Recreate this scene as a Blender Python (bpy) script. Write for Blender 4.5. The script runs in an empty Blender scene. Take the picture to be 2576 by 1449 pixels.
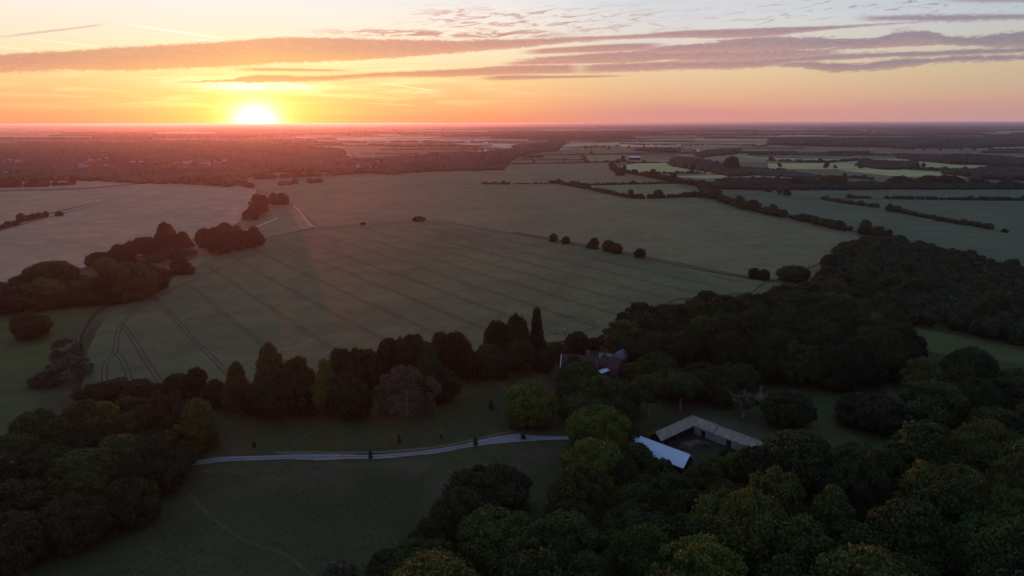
import bpy, math, random
import numpy as np
from mathutils import Vector, Matrix

# ---------------------------------------------------------------- camera
scene = bpy.context.scene
W, H = 2576.0, 1449.0            # pixel frame the photograph was measured in
HC = 100.0                       # height of the drone above the fields
FPX = 1288.0 / math.tan(math.radians(36.0))
PITCH = math.atan((724.5 - 308.5) / FPX)
ROLL = math.radians(0.1)
_f = Vector((0, math.cos(PITCH), -math.sin(PITCH)))
_u0 = Vector((0, math.sin(PITCH), math.cos(PITCH)))
_r0 = Vector((1, 0, 0))
_r = _r0 * math.cos(ROLL) - _u0 * math.sin(ROLL)
_u = _u0 * math.cos(ROLL) + _r0 * math.sin(ROLL)
CAM = Vector((0, 0, HC))
cam_data = bpy.data.cameras.new("camera")
cam_data.sensor_width = 36.0
cam_data.lens = 18.0 / math.tan(math.radians(36.0))
cam_data.clip_start = 1.0
cam_data.clip_end = 120000.0
cam = bpy.data.objects.new("camera", cam_data)
scene.collection.objects.link(cam)
cam.matrix_world = Matrix(((_r.x, _u.x, -_f.x, 0), (_r.y, _u.y, -_f.y, 0), (_r.z, _u.z, -_f.z, HC), (0, 0, 0, 1)))
scene.camera = cam


def ray(x, y):
    return (_f + _r * ((x - 1288.0) / FPX) + _u * ((724.5 - y) / FPX)).normalized()


def G(x, y, z=0.0):
    """the point at height z of the country that is seen at x, y of the photograph"""
    d = ray(x, y)
    t = (z - HC) / d.z
    return Vector((d.x * t, d.y * t, z))


def azel(x, y):
    d = ray(x, y)
    return math.degrees(math.atan2(d.x, d.y)), math.degrees(math.asin(d.z))


def lin(c):
    return tuple(((v / 255.0) / 12.92 if v / 255.0 <= 0.04045 else ((v / 255.0 + 0.055) / 1.055) ** 2.4) for v in c)


# ---------------------------------------------------------------- render settings
scene.view_settings.view_transform = 'Standard'
scene.view_settings.look = 'None'
scene.view_settings.exposure = 0.0
scene.view_settings.gamma = 1.0
scene.render.engine = 'CYCLES'
cy = scene.cycles
cy.max_bounces = 5
cy.diffuse_bounces = 2
cy.glossy_bounces = 2
cy.transmission_bounces = 2
cy.volume_bounces = 0
cy.transparent_max_bounces = 8
cy.use_denoising = True
cy.sample_clamp_indirect = 4.0

# ---------------------------------------------------------------- sun
SUN_AZ, SUN_EL = azel(643, 295)
SUN_EL = 1.3
sl = bpy.data.lights.new("sun", 'SUN')
sl.energy = 2.0
sl.angle = math.radians(0.5)
sl.color = (1.0, 0.19, 0.075)
sun = bpy.data.objects.new("sun", sl)
scene.collection.objects.link(sun)
_sd = Vector((math.sin(math.radians(SUN_AZ)) * math.cos(math.radians(SUN_EL)),
              math.cos(math.radians(SUN_AZ)) * math.cos(math.radians(SUN_EL)), math.sin(math.radians(SUN_EL))))
sun.rotation_euler = _sd.to_track_quat('Z', 'Y').to_euler()
sun.location = (0, 0, 300)

# ---------------------------------------------------------------- sky
world = bpy.data.worlds.new("World")
scene.world = world
world.use_nodes = True
wt = world.node_tree
wt.nodes.clear()


class NT:
    """short hand for node arithmetic"""
    def __init__(self, tree):
        self.t = tree

    def put(self, sock, v):
        if hasattr(v, 'is_output') or isinstance(v, bpy.types.NodeSocket):
            self.t.links.new(v, sock)
        elif v is not None:
            sock.default_value = v

    def m(self, op, a, b=None, c=None, clamp=False):
        n = self.t.nodes.new('ShaderNodeMath')
        n.operation = op
        n.use_clamp = clamp
        for i, v in enumerate((a, b, c)):
            self.put(n.inputs[i], v)
        return n.outputs[0]

    def add(self, a, b): return self.m('ADD', a, b)
    def sub(self, a, b): return self.m('SUBTRACT', a, b)
    def mul(self, a, b): return self.m('MULTIPLY', a, b)
    def div(self, a, b): return self.m('DIVIDE', a, b)

    def step(self, v, lo, hi, a=0.0, b=1.0):
        n = self.t.nodes.new('ShaderNodeMapRange')
        n.interpolation_type = 'SMOOTHSTEP'
        self.put(n.inputs['Value'], v)
        self.put(n.inputs['From Min'], lo)
        self.put(n.inputs['From Max'], hi)
        n.inputs['To Min'].default_value = a
        n.inputs['To Max'].default_value = b
        return n.outputs['Result']

    def xyz(self, x, y, z):
        n = self.t.nodes.new('ShaderNodeCombineXYZ')
        for i, v in enumerate((x, y, z)):
            self.put(n.inputs[i], v)
        return n.outputs[0]

    def noise(self, vec, scale, detail=4.0, rough=0.55, dist=0.0, out='Fac'):
        n = self.t.nodes.new('ShaderNodeTexNoise')
        n.inputs['Scale'].default_value = scale
        n.inputs['Detail'].default_value = detail
        n.inputs['Roughness'].default_value = rough
        n.inputs['Distortion'].default_value = dist
        self.put(n.inputs['Vector'], vec)
        return n.outputs[out]

    def ramp(self, fac, stops, interp='LINEAR'):
        n = self.t.nodes.new('ShaderNodeValToRGB')
        cr = n.color_ramp
        cr.interpolation = interp
        while len(cr.elements) < len(stops):
            cr.elements.new(0.5)
        for e, (p, c) in zip(cr.elements, sorted(stops, key=lambda s: s[0])):
            e.position = p
            e.color = (c[0], c[1], c[2], 1)
        self.put(n.inputs[0], fac)
        return n.outputs[0]

    def mix(self, fac, a, b, mode='MIX'):
        n = self.t.nodes.new('ShaderNodeMix')
        n.data_type = 'RGBA'
        n.blend_type = mode
        self.put(n.inputs[0], fac)
        for s, v in ((n.inputs[6], a), (n.inputs[7], b)):
            self.put(s, (v[0], v[1], v[2], 1) if isinstance(v, tuple) else v)
        return n.outputs[2]

    def curve(self, fac, pts):
        n = self.t.nodes.new('ShaderNodeFloatCurve')
        c = n.mapping.curves[0]
        pts = sorted(pts)
        c.points[0].location = pts[0]
        c.points[1].location = pts[-1]
        for p in pts[1:-1]:
            c.points.new(*p)
        n.mapping.update()
        self.put(n.inputs['Value'], fac)
        n.inputs['Factor'].default_value = 1.0
        return n.outputs[0]


s = NT(wt)
tc = wt.nodes.new('ShaderNodeTexCoord')
sx = wt.nodes.new('ShaderNodeSeparateXYZ')
wt.links.new(tc.outputs['Generated'], sx.inputs[0])
az = s.mul(s.m('ARCTAN2', sx.outputs[0], sx.outputs[1]), 57.29578)
el = s.mul(s.m('ARCSINE', sx.outputs[2]), 57.29578)
elp = s.m('MAXIMUM', el, 0.0)
daz = s.m('ABSOLUTE', s.sub(az, SUN_AZ))
p_el = s.m('SQRT', s.div(elp, 90.0))


def stops(rows):
    return [(math.sqrt(e / 90.0), lin(c)) for e, c in rows]


near = s.ramp(p_el, stops([(0, (243, 148, 112)), (0.5, (246, 156, 114)), (1.9, (250, 182, 126)), (3.5, (252, 208, 150)), (5.1, (251, 226, 190)),
                           (7.9, (247, 236, 226)), (9.3, (238, 234, 233)), (22, (165, 175, 195)), (90, (88, 112, 155))]))
midr = s.ramp(p_el, stops([(0, (213, 146, 142)), (0.8, (217, 150, 139)), (1.9, (226, 174, 142)), (3.5, (230, 197, 155)), (5.1, (226, 207, 186)),
                           (7.0, (218, 214, 212)), (9.3, (206, 212, 218)), (22, (150, 165, 190)), (90, (88, 112, 155))]))
farr = s.ramp(p_el, stops([(0, (182, 148, 152)), (0.8, (188, 152, 148)), (1.9, (196, 166, 146)), (3.5, (198, 178, 150)), (5.1, (192, 186, 174)),
                           (7.0, (182, 192, 202)), (9.3, (168, 187, 204)), (22, (130, 148, 178)), (90, (88, 112, 155))]))
back = s.ramp(p_el, stops([(0, (96, 98, 118)), (3.5, (118, 108, 128)), (8, (132, 122, 146)), (22, (112, 126, 158)), (90, (88, 112, 155))]))
sky = s.mix(s.step(daz, 15.0, 33.0), near, midr)
sky = s.mix(s.step(daz, 32.0, 60.0), sky, farr)
sky = s.mix(s.step(daz, 60.0, 130.0), sky, back)

# thin high streaks between sun and clouds
strk = s.noise(s.xyz(s.mul(az, 0.10), s.mul(el, 1.3), s.mul(s.add(az, el), 0.0)), 1.0, 5.0, 0.6, 0.6)
strk = s.step(strk, 0.44, 0.68)
strk = s.mul(strk, s.mul(s.step(el, 0.4, 2.2), s.step(el, 7.0, 4.0)))
strk = s.mul(strk, s.step(daz, 32.0, 6.0))
sky = s.mix(s.mul(strk, 0.62), sky, lin((255, 246, 178)))

# soft rose bank just above the horizon, away from the sun
bank = s.noise(s.xyz(s.mul(az, 0.07), s.mul(el, 0.9), 3.3), 1.0, 3.0, 0.5)
bank = s.mul(s.mul(s.step(bank, 0.42, 0.6), s.step(el, 2.4, 0.9)), s.step(daz, 20.0, 36.0))
sky = s.mix(s.mul(bank, 0.35), sky, lin((205, 142, 140)))

# glow of the sun standing on the horizon
gx = s.sub(az, SUN_AZ)
gy = s.sub(el, -0.05)
r1 = s.m('SQRT', s.add(s.m('POWER', s.div(gx, 1.15), 2.0), s.m('POWER', s.div(gy, 1.0), 2.0)))
r2 = s.m('SQRT', s.add(s.m('POWER', s.m('ABSOLUTE', s.div(gx, 4.6)), 2.0), s.m('POWER', s.div(gy, 2.5), 2.0)))
r3 = s.m('SQRT', s.add(s.m('POWER', s.div(gx, 11.0), 2.0), s.m('POWER', s.div(gy, 5.5), 2.0)))
core = s.mul(s.m('EXPONENT', s.mul(s.m('POWER', r1, 1.35), -1.25)), 6.0)
halo = s.mul(s.m('EXPONENT', s.mul(s.m('POWER', r2, 1.2), -1.0)), 0.90)
wide = s.mul(s.m('EXPONENT', s.mul(s.m('POWER', r3, 2.0), -1.0)), 0.09)
glow = wt.nodes.new('ShaderNodeCombineColor')
s.put(glow.inputs[0], s.add(s.add(core, s.mul(halo, 0.7)), s.mul(wide, 0.8)))
s.put(glow.inputs[1], s.add(s.add(s.mul(core, 0.9), s.mul(halo, 0.75)), s.mul(wide, 0.75)))
s.put(glow.inputs[2], s.add(s.add(s.mul(core, 0.62), s.mul(halo, -0.06)), s.mul(wide, 0.42)))
patch = s.m('EXPONENT', s.mul(s.add(s.m('POWER', s.div(s.sub(az, SUN_AZ - 0.2), 4.2), 2.0), s.m('POWER', s.div(s.sub(el, 2.75), 0.42), 2.0)), -1.0))
patch = s.mul(patch, s.step(s.noise(s.xyz(s.mul(az, 0.35), s.mul(el, 3.0), 31.0), 1.0, 5.0, 0.6), 0.32, 0.6))
gl = s.mix(s.mul(patch, 0.9), glow.outputs[0], (1.1, 1.0, 0.8))
glow_amt = s.m('ADD', halo, s.mul(wide, 1.2), clamp=True)

# cloud banks: centre line and half thickness along the azimuth, ragged by noise
u_az = s.m('DIVIDE', s.add(az, 45.0), 90.0, clamp=True)
cn_big = s.noise(s.xyz(s.mul(az, 0.30), s.mul(el, 1.1), 0.0), 1.0, 3.0, 0.5)
cn_fine = s.noise(s.xyz(s.mul(az, 1.7), s.mul(s.sub(el, s.mul(az, 0.02)), 5.2), 4.0), 1.0, 7.0, 0.68, 0.6)
cn_str = s.noise(s.xyz(s.mul(az, 0.09), s.mul(s.sub(el, s.mul(az, 0.022)), 2.3), 9.0), 1.0, 7.0, 0.62, 0.5)
rag = s.add(s.mul(s.sub(cn_big, 0.5), 0.5), s.mul(s.sub(cn_fine, 0.5), 1.05))


def bank_of(rows, amp=1.0, soft=0.16, streak=0.0, fade=1.0, grow=1.0):
    cen, hw = [], []
    for x, yu, yl in rows:
        a, eu = azel(x, yu)
        a2, e2 = azel(x, yl)
        cen.append((min(max((a + 45) / 90, 0), 1), (eu + e2) / 2 / 12.0))
        hw.append((min(max((a + 45) / 90, 0), 1), (eu - e2) / 2 / 2.0 * grow))
    c = s.mul(s.curve(u_az, cen), 12.0)
    h = s.mul(s.curve(u_az, hw), 2.0)
    off = s.sub(el, c)
    d = s.sub(h, s.m('ABSOLUTE', off))
    d = s.add(d, s.mul(rag, amp))
    if streak:
        d = s.sub(d, s.mul(s.m('MAXIMUM', s.sub(cn_str, 0.50), 0.0), streak))
    k = s.step(d, -0.08, soft)
    k = s.mul(k, s.step(h, 0.012, 0.05))
    a0, a1 = azel(rows[0][0], 100)[0], azel(rows[-1][0], 100)[0]
    if rows[0][0] > 5:
        k = s.mul(k, s.step(az, a0, a0 + 2.5))
    if rows[-1][0] < 2570:
        k = s.mul(k, s.step(az, a1, a1 - 2.5))
    low = s.step(s.div(off, s.m('MAXIMUM', h, 0.05)), 0.3, -1.0)
    return s.mul(k, fade), low


defs = [
    (dict(amp=0.52), [(-120, 138, 186), (0, 134, 182), (200, 124, 178), (400, 112, 175), (600, 100, 166), (700, 94, 160), (850, 94, 154), (1000, 98, 146),
                      (1150, 100, 134), (1300, 97, 122), (1430, 92, 110), (1560, 90, 100)]),
    (dict(amp=0.22, soft=0.10, grow=1.25), [(1400, 92, 104), (1560, 90, 98), (1700, 80, 94), (1830, 75, 94), (1900, 73, 92), (2030, 68, 80), (2200, 60, 64), (2400, 50, 53)]),
    (dict(amp=0.6, streak=1.2, grow=1.25), [(1560, 128, 136), (1650, 118, 134), (1800, 104, 130), (1950, 95, 130), (2100, 97, 126), (2200, 96, 120), (2240, 80, 118), (2290, 72, 113), (2350, 80, 112),
                      (2400, 92, 114), (2480, 90, 119), (2560, 83, 118), (2700, 84, 115)]),
    (dict(amp=0.5, streak=1.8, grow=1.25), [(1260, 152, 155), (1400, 142, 158), (1520, 134, 160), (1674, 124, 156), (1800, 116, 154), (1900, 114, 150), (2050, 120, 141), (2160, 126, 134)]),
    (dict(amp=0.42, streak=0.8, grow=1.3), [(1420, 166, 180), (1550, 160, 180), (1674, 155, 174), (1884, 149, 170), (2000, 142, 158), (2094, 136, 152), (2304, 129, 144), (2440, 125, 138), (2576, 119, 133), (2700, 114, 128)]),
    (dict(amp=0.6, streak=0.8, grow=1.3), [(1900, 160, 168), (1989, 154, 168), (2094, 158, 180), (2160, 160, 178), (2234, 152, 172), (2374, 143, 157), (2576, 136, 152), (2700, 130, 148)]),
    (dict(amp=0.30, soft=0.12, grow=1.2), [(400, 206, 210), (560, 200, 206), (650, 190, 208), (800, 192, 203), (950, 183, 194), (1120, 176, 192), (1300, 166, 186), (1500, 164, 182)]),
    (dict(amp=0.10, soft=0.1), [(1180, 196, 200), (1280, 189, 201), (1420, 190, 197), (1600, 188, 192)]),
    (dict(amp=0.12, soft=0.1), [(1240, 158, 164), (1400, 150, 162), (1500, 148, 160), (1620, 146, 158)]),
    (dict(amp=0.12, soft=0.1), [(1290, 128, 138), (1420, 118, 134), (1560, 110, 130), (1700, 108, 122)]),
    (dict(amp=0.06, soft=0.08), [(560, 170, 178), (720, 172, 179), (900, 176, 180)]),
    (dict(amp=0.5, soft=0.2, fade=0.95, grow=1.25), [(2120, 46, 48), (2280, 38, 54), (2400, 38, 54), (2500, 36, 50), (2700, 34, 52)]),
    (dict(amp=0.5, soft=0.25, fade=0.85), [(2320, 0, 2), (2440, -8, 8), (2700, -10, 8)]),
]
cloud = None
lowk = None
for kw, rows in defs:
    k, lo = bank_of(rows, **kw)
    cloud = k if cloud is None else s.m('MAXIMUM', cloud, k)
    lowk = s.mul(lo, k) if lowk is None else s.m('MAXIMUM', lowk, s.mul(lo, k))
# scattered altocumulus flecks above the banks
flk = s.noise(s.xyz(s.mul(s.sub(az, s.mul(el, 1.2)), 0.50), s.mul(s.sub(el, s.mul(az, 0.03)), 3.2), 21.0), 1.0, 7.0, 0.66, 0.9)
a0, _ = azel(920, 60)
a1, _ = azel(1180, 60)
a2, _ = azel(1480, 60)
env = s.mul(s.step(az, a0, a1), s.step(az, a2 + 12, a2 - 4))
envl = s.mul(s.step(el, 6.3, 6.9), s.step(el, 9.2, 7.7))
fl1 = s.mul(s.mul(s.step(flk, 0.47, 0.64), s.mul(env, envl)), 0.95)
edge_env = s.mul(s.mul(s.step(az, azel(700, 80)[0], azel(1000, 80)[0]), s.step(az, azel(1500, 80)[0], azel(1300, 80)[0])), s.mul(s.step(el, 6.2, 6.5), s.step(el, 7.0, 6.7)))
fl2 = s.mul(s.step(flk, 0.42, 0.56), s.mul(edge_env, 1.0))
env3 = s.mul(s.step(az, azel(1480, 60)[0], azel(2200, 60)[0]), s.mul(s.step(el, 6.4, 7.4), s.step(el, 10.5, 8.5)))
fl3 = s.mul(s.step(flk, 0.54, 0.66), s.mul(env3, 0.85))
cloud = s.m('MAXIMUM', cloud, s.m('MAXIMUM', fl1, s.m('MAXIMUM', fl2, fl3)))

c_az = s.m('DIVIDE', daz, 60.0, clamp=True)
ccol = s.ramp(c_az, [(0.0, lin((226, 156, 116))), (0.10, lin((214, 146, 118))), (0.24, lin((204, 138, 122))), (0.36, lin((190, 132, 128))), (0.50, lin((172, 128, 132))),
                     (0.70, lin((148, 124, 138))), (0.95, lin((126, 120, 136)))])
cund = s.ramp(c_az, [(0.0, lin((255, 190, 105))), (0.24, lin((238, 160, 122))), (0.50, lin((214, 150, 136))), (0.95, lin((176, 142, 142)))])
cshade = s.step(cn_fine, 0.3, 0.75)
ccol = s.mix(s.mul(lowk, 0.55), ccol, cund)
ccol = s.mix(s.mul(cshade, 0.16), ccol, sky)


def contrail(x0, y0, x1, y1, w, amt, col):
    a0, e0 = azel(x0, y0)
    a1, e1 = azel(x1, y1)
    t = s.m('DIVIDE', s.sub(az, a0), a1 - a0)
    line = s.add(s.mul(t, e1 - e0), e0)
    d = s.m('ABSOLUTE', s.sub(el, line))
    k = s.mul(s.step(d, w, w * 0.2), s.mul(s.step(t, 0.0, 0.35), s.step(t, 1.0, 0.8)))
    k = s.mul(k, s.step(cn_str, 0.25, 0.5))
    return s.mul(k, amt), col


lit = lin((255, 253, 232))
for c in ((280, 55, 575, 98, 0.10, 0.9, lit), (470, 96, 560, 108, 0.07, 0.6, lit), (40, 93, 270, 119, 0.07, 0.7, lin((255, 250, 205))),
          (-30, 115, 90, 128, 0.06, 0.6, lin((255, 250, 205))), (-60, 100, 290, 58, 0.12, 0.55, lin((196, 168, 172))),
          (900, 200, 1120, 232, 0.06, 0.7, lin((255, 250, 190))), (900, 258, 1060, 266, 0.05, 0.5, lin((255, 240, 160)))):
    k, col = contrail(*c)
    sky = s.mix(k, sky, col)

gl_col = s.mix(1.0, sky, gl, 'ADD')
ccol_g = s.mix(s.mul(glow_amt, 0.55), ccol, lin((255, 200, 120)))
ccol_g = s.mix(s.m('MULTIPLY', core, 0.25, clamp=True), ccol_g, (2.0, 1.8, 1.4))
full = s.mix(s.mul(cloud, 0.93), gl_col, ccol_g)
n_sky = wt.nodes.new('ShaderNodeTexSky')
n_sky.sky_type = 'NISHITA'
n_sky.sun_disc = False
n_sky.sun_elevation = math.radians(SUN_EL)
n_sky.sun_rotation = math.radians(SUN_AZ)
n_sky.altitude = 100
n_sky.ozone_density = 2.0
bg1 = wt.nodes.new('ShaderNodeBackground')
bg1.inputs[1].default_value = 0.015
wt.links.new(n_sky.outputs[0], bg1.inputs[0])
bg2 = wt.nodes.new('ShaderNodeBackground')
bg2.inputs[1].default_value = 1.0
wt.links.new(full, bg2.inputs[0])
adds = wt.nodes.new('ShaderNodeAddShader')
wt.links.new(bg1.outputs[0], adds.inputs[0])
wt.links.new(bg2.outputs[0], adds.inputs[1])
wout = wt.nodes.new('ShaderNodeOutputWorld')
wt.links.new(adds.outputs[0], wout.inputs['Surface'])
world.cycles.sampling_method = 'MANUAL'
world.cycles.sample_map_resolution = 1024

# ---------------------------------------------------------------- helpers
COL = scene.collection


def mesh_obj(name, verts, faces, mat, parent=None, smooth=False, fmat=None, mats=None):
    me = bpy.data.meshes.new(name)
    if isinstance(verts, np.ndarray) and isinstance(faces, np.ndarray):
        me.vertices.add(len(verts))
        me.vertices.foreach_set('co', verts.astype(np.float32).ravel())
        nf, k = faces.shape
        me.loops.add(nf * k)
        me.loops.foreach_set('vertex_index', faces.astype(np.int32).ravel())
        me.polygons.add(nf)
        me.polygons.foreach_set('loop_start', np.arange(0, nf * k, k, dtype=np.int32))
        me.polygons.foreach_set('loop_total', np.full(nf, k, dtype=np.int32))
        if smooth:
            me.polygons.foreach_set('use_smooth', np.ones(nf, dtype=bool))
        me.update(calc_edges=True)
    else:
        me.from_pydata([tuple(v) for v in verts], [], faces)
        me.update()
        if smooth:
            for p in me.polygons:
                p.use_smooth = True
    me.materials.append(mat)
    o = bpy.data.objects.new(name, me)
    COL.objects.link(o)
    if parent is not None:
        o.parent = parent
    return o


def tag(o, label=None, cat=None, group=None, kind=None):
    if label: o['label'] = label
    if cat: o['category'] = cat
    if group: o['group'] = group
    if kind: o['kind'] = kind
    return o


def empty(name, loc, rz=0.0, scale=1.0):
    o = bpy.data.objects.new(name, None)
    COL.objects.link(o)
    o.location = loc
    o.rotation_euler = (0, 0, rz)
    o.scale = (scale,) * 3 if isinstance(scale, (int, float)) else scale
    return o


def new_mat(name):
    m = bpy.data.materials.new(name)
    m.use_nodes = True
    t = m.node_tree
    b = t.nodes['Principled BSDF']
    return m, NT(t), b


def surf(name, col, var=0.25, scale=0.15, rough=0.9, scale2=None, col2=None, metallic=0.0, stretch=None, spec=0.2, bump=0.0, obj_space=False):
    """a mottled matt surface"""
    m, n, b = new_mat(name)
    if obj_space:
        vec = n.t.nodes.new('ShaderNodeTexCoord').outputs['Object']
    else:
        vec = n.t.nodes.new('ShaderNodeNewGeometry').outputs['Position']
    if stretch:
        mp = n.t.nodes.new('ShaderNodeMapping')
        mp.inputs['Scale'].default_value = stretch[0]
        mp.inputs['Rotation'].default_value = (0, 0, stretch[1])
        n.t.links.new(vec, mp.inputs[0])
        vec = mp.outputs[0]
    a = n.noise(vec, scale, 5.0, 0.6)
    c2 = col2 if col2 else tuple(v * 0.6 for v in col)
    c = n.mix(n.step(a, 0.5 - 0.22, 0.5 + 0.22), tuple(col), tuple(c2))
    base = n.mix(var, tuple(col), c)
    if scale2:
        a2 = n.noise(vec, scale2, 4.0, 0.7)
        base = n.mix(1.0, base, n.ramp(a2, [(0.25, (0.6, 0.6, 0.6)), (0.75, (1.35, 1.35, 1.35))]), 'MULTIPLY')
        if bump:
            bn = n.t.nodes.new('ShaderNodeBump')
            bn.inputs['Strength'].default_value = bump
            bn.inputs['Distance'].default_value = 0.3
            n.put(bn.inputs['Height'], a2)
            n.t.links.new(bn.outputs[0], b.inputs['Normal'])
    n.t.links.new(base, b.inputs['Base Color'])
    b.inputs['Roughness'].default_value = rough
    b.inputs['Specular IOR Level'].default_value = spec
    b.inputs['Metallic'].default_value = metallic
    return m


def inside(poly, x, y):
    c = False
    j = len(poly) - 1
    for i in range(len(poly)):
        xi, yi, xj, yj = poly[i][0], poly[i][1], poly[j][0], poly[j][1]
        if (yi > y) != (yj > y) and x < (xj - xi) * (y - yi) / (yj - yi) + xi:
            c = not c
        j = i
    return c


def wpoly(pts, z=0.0):
    return [tuple(G(x, y, z)[:2]) for x, y in pts]


# ---------------------------------------------------------------- ground
m_ground, n, b = new_mat('pasture')
pos = n.t.nodes.new('ShaderNodeNewGeometry').outputs['Position']
sp = n.t.nodes.new('ShaderNodeSeparateXYZ')
n.t.links.new(pos, sp.inputs[0])
a = n.noise(pos, 0.018, 5.0, 0.6)
g_near = n.ramp(a, [(0.30, (0.032, 0.046, 0.016)), (0.5, (0.046, 0.058, 0.021)), (0.70, (0.078, 0.076, 0.034))])
a2 = n.noise(pos, 0.9, 4.0, 0.7)
g_near = n.mix(1.0, g_near, n.ramp(a2, [(0.25, (0.5, 0.53, 0.5)), (0.75, (1.5, 1.42, 1.42))]), 'MULTIPLY')
a3 = n.noise(pos, 0.16, 5.0, 0.65)
for px_, py_, rx_, ry_ in ((775, 1195, 20, 9), (1040, 1175, 14, 7), (1350, 1140, 20, 7), (690, 1215, 8, 5), (1260, 1180, 12, 7), (900, 1170, 25, 3), (1120, 1235, 8, 12), (560, 1180, 20, 3)):
    c_ = G(px_, py_)
    dd_ = n.m('SQRT', n.add(n.m('POWER', n.div(n.sub(sp.outputs[0], c_.x), rx_), 2.0), n.m('POWER', n.div(n.sub(sp.outputs[1], c_.y), ry_), 2.0)))
    k_ = n.step(n.add(dd_, n.mul(n.sub(a3, 0.5), 2.6)), 1.1, 0.2)
    g_near = n.mix(n.mul(k_, 0.75), g_near, n.mix(a2, (0.055, 0.05, 0.03), (0.11, 0.095, 0.06)))
vo = n.t.nodes.new('ShaderNodeTexVoronoi')
mp = n.t.nodes.new('ShaderNodeMapping')
mp.inputs['Scale'].default_value = (1 / 520.0, 1 / 380.0, 0.0)
mp.inputs['Rotation'].default_value = (0, 0, 0.35)
n.t.links.new(pos, mp.inputs[0])
n.t.links.new(mp.outputs[0], vo.inputs['Vector'])
vo.inputs['Scale'].default_value = 1.0
vo.distance = 'CHEBYCHEV'
sc_ = n.t.nodes.new('ShaderNodeSeparateColor')
n.t.links.new(vo.outputs['Color'], sc_.inputs[0])
g_far = n.ramp(sc_.outputs[0], [(0.0, (0.08, 0.09, 0.05)), (0.3, (0.13, 0.14, 0.08)), (0.5, (0.20, 0.21, 0.13)), (0.7, (0.32, 0.31, 0.18)), (0.86, (0.50, 0.46, 0.28))], 'CONSTANT')
col = n.mix(n.step(sp.outputs[1], 330.0, 400.0), g_near, (0.135, 0.125, 0.075))
col = n.mix(n.step(sp.outputs[1], 1500.0, 1900.0), col, g_far)
n.t.links.new(col, b.inputs['Base Color'])
b.inputs['Roughness'].default_value = 0.95
b.inputs['Specular IOR Level'].default_value = 0.1
gx0, gx1, gy0, gy1 = -52000.0, 52000.0, -300.0, 62000.0
ground = mesh_obj('ground', [(gx0, gy0, 0), (gx1, gy0, 0), (gx1, gy1, 0), (gx0, gy1, 0)], [(0, 1, 2, 3)], m_ground)
tag(ground, 'dark green pasture and open country running to the horizon', 'ground', kind='structure')


def crop(name, c, c2, rough=0.9, rows=0.0, fine=1.6):
    m, n, b = new_mat(name)
    pos = n.t.nodes.new('ShaderNodeNewGeometry').outputs['Position']
    a = n.noise(pos, 0.011, 5.0, 0.55, 0.4)
    base = n.mix(n.step(a, 0.33, 0.68), tuple(c), tuple(c2))
    am = n.noise(pos, 0.05, 6.0, 0.7, 0.8)
    base = n.mix(1.0, base, n.ramp(am, [(0.3, (0.74, 0.77, 0.74)), (0.7, (1.25, 1.22, 1.22))]), 'MULTIPLY')
    base = n.mix(1.0, base, (0.475, 0.53, 0.385), 'MULTIPLY')
    f1 = n.noise(pos, fine, 3.0, 0.75)
    base = n.mix(1.0, base, n.ramp(f1, [(0.25, (0.74, 0.74, 0.74)), (0.75, (1.25, 1.25, 1.25))]), 'MULTIPLY')
    mp = n.t.nodes.new('ShaderNodeMapping')
    mp.inputs['Rotation'].default_value = (0, 0, ROW_ANG)
    mp.inputs['Scale'].default_value = (1.0, 0.02, 1.0)
    n.t.links.new(pos, mp.inputs[0])
    st = n.noise(mp.outputs[0], 0.9, 4.0, 0.75)
    base = n.mix(1.0, base, n.ramp(st, [(0.3, (0.91, 0.91, 0.91)), (0.7, (1.09, 1.09, 1.09))]), 'MULTIPLY')
    n.t.links.new(base, b.inputs['Base Color'])
    b.inputs['Roughness'].default_value = rough
    b.inputs['Specular IOR Level'].default_value = 0.15
    b.inputs['Sheen Weight'].default_value = 0.0
    b.inputs['Sheen Roughness'].default_value = 0.5
    return m


_a, _b = G(600, 724), G(845, 882)
ROWV = Vector((_b.x - _a.x, _b.y - _a.y)).normalized()
ROW_ANG = -(math.atan2(ROWV.y, ROWV.x) - math.pi / 2)

C_WHEAT = crop('ripening_wheat', (0.255, 0.255, 0.155), (0.185, 0.195, 0.125))
C_TAN = crop('tan_crop', (0.335, 0.315, 0.205), (0.265, 0.26, 0.17))
C_VEILTAN = crop('veil_reddened_crop', (0.78, 0.48, 0.41), (0.64, 0.42, 0.35))  # red veil of the low sun painted into the left fields' crop colour
C_TEAL = crop('green_crop', (0.20, 0.245, 0.175), (0.155, 0.195, 0.14))
C_OLIVE = crop('olive_crop', (0.40, 0.39, 0.22), (0.32, 0.33, 0.19))
C_PALE = crop('pale_barley', (0.92, 0.84, 0.46), (0.78, 0.73, 0.40))
C_GREY = crop('grey_stubble', (0.24, 0.235, 0.18), (0.20, 0.20, 0.16))
C_GRASS = crop('yellow_green_pasture', (0.160, 0.175, 0.066), (0.110, 0.132, 0.048))  # pasture grass with its own yellow green colour
C_SCRUB = crop('rough_grass', (0.16, 0.14, 0.095), (0.09, 0.09, 0.055))
C_GLADE = crop('glade_grass', (0.14, 0.16, 0.075), (0.10, 0.125, 0.055))
C_MOWN = crop('mown_brown_grass', (0.13, 0.105, 0.08), (0.10, 0.085, 0.062))
C_YARD = crop('trodden_earth', (0.075, 0.065, 0.05), (0.05, 0.045, 0.035))

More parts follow.
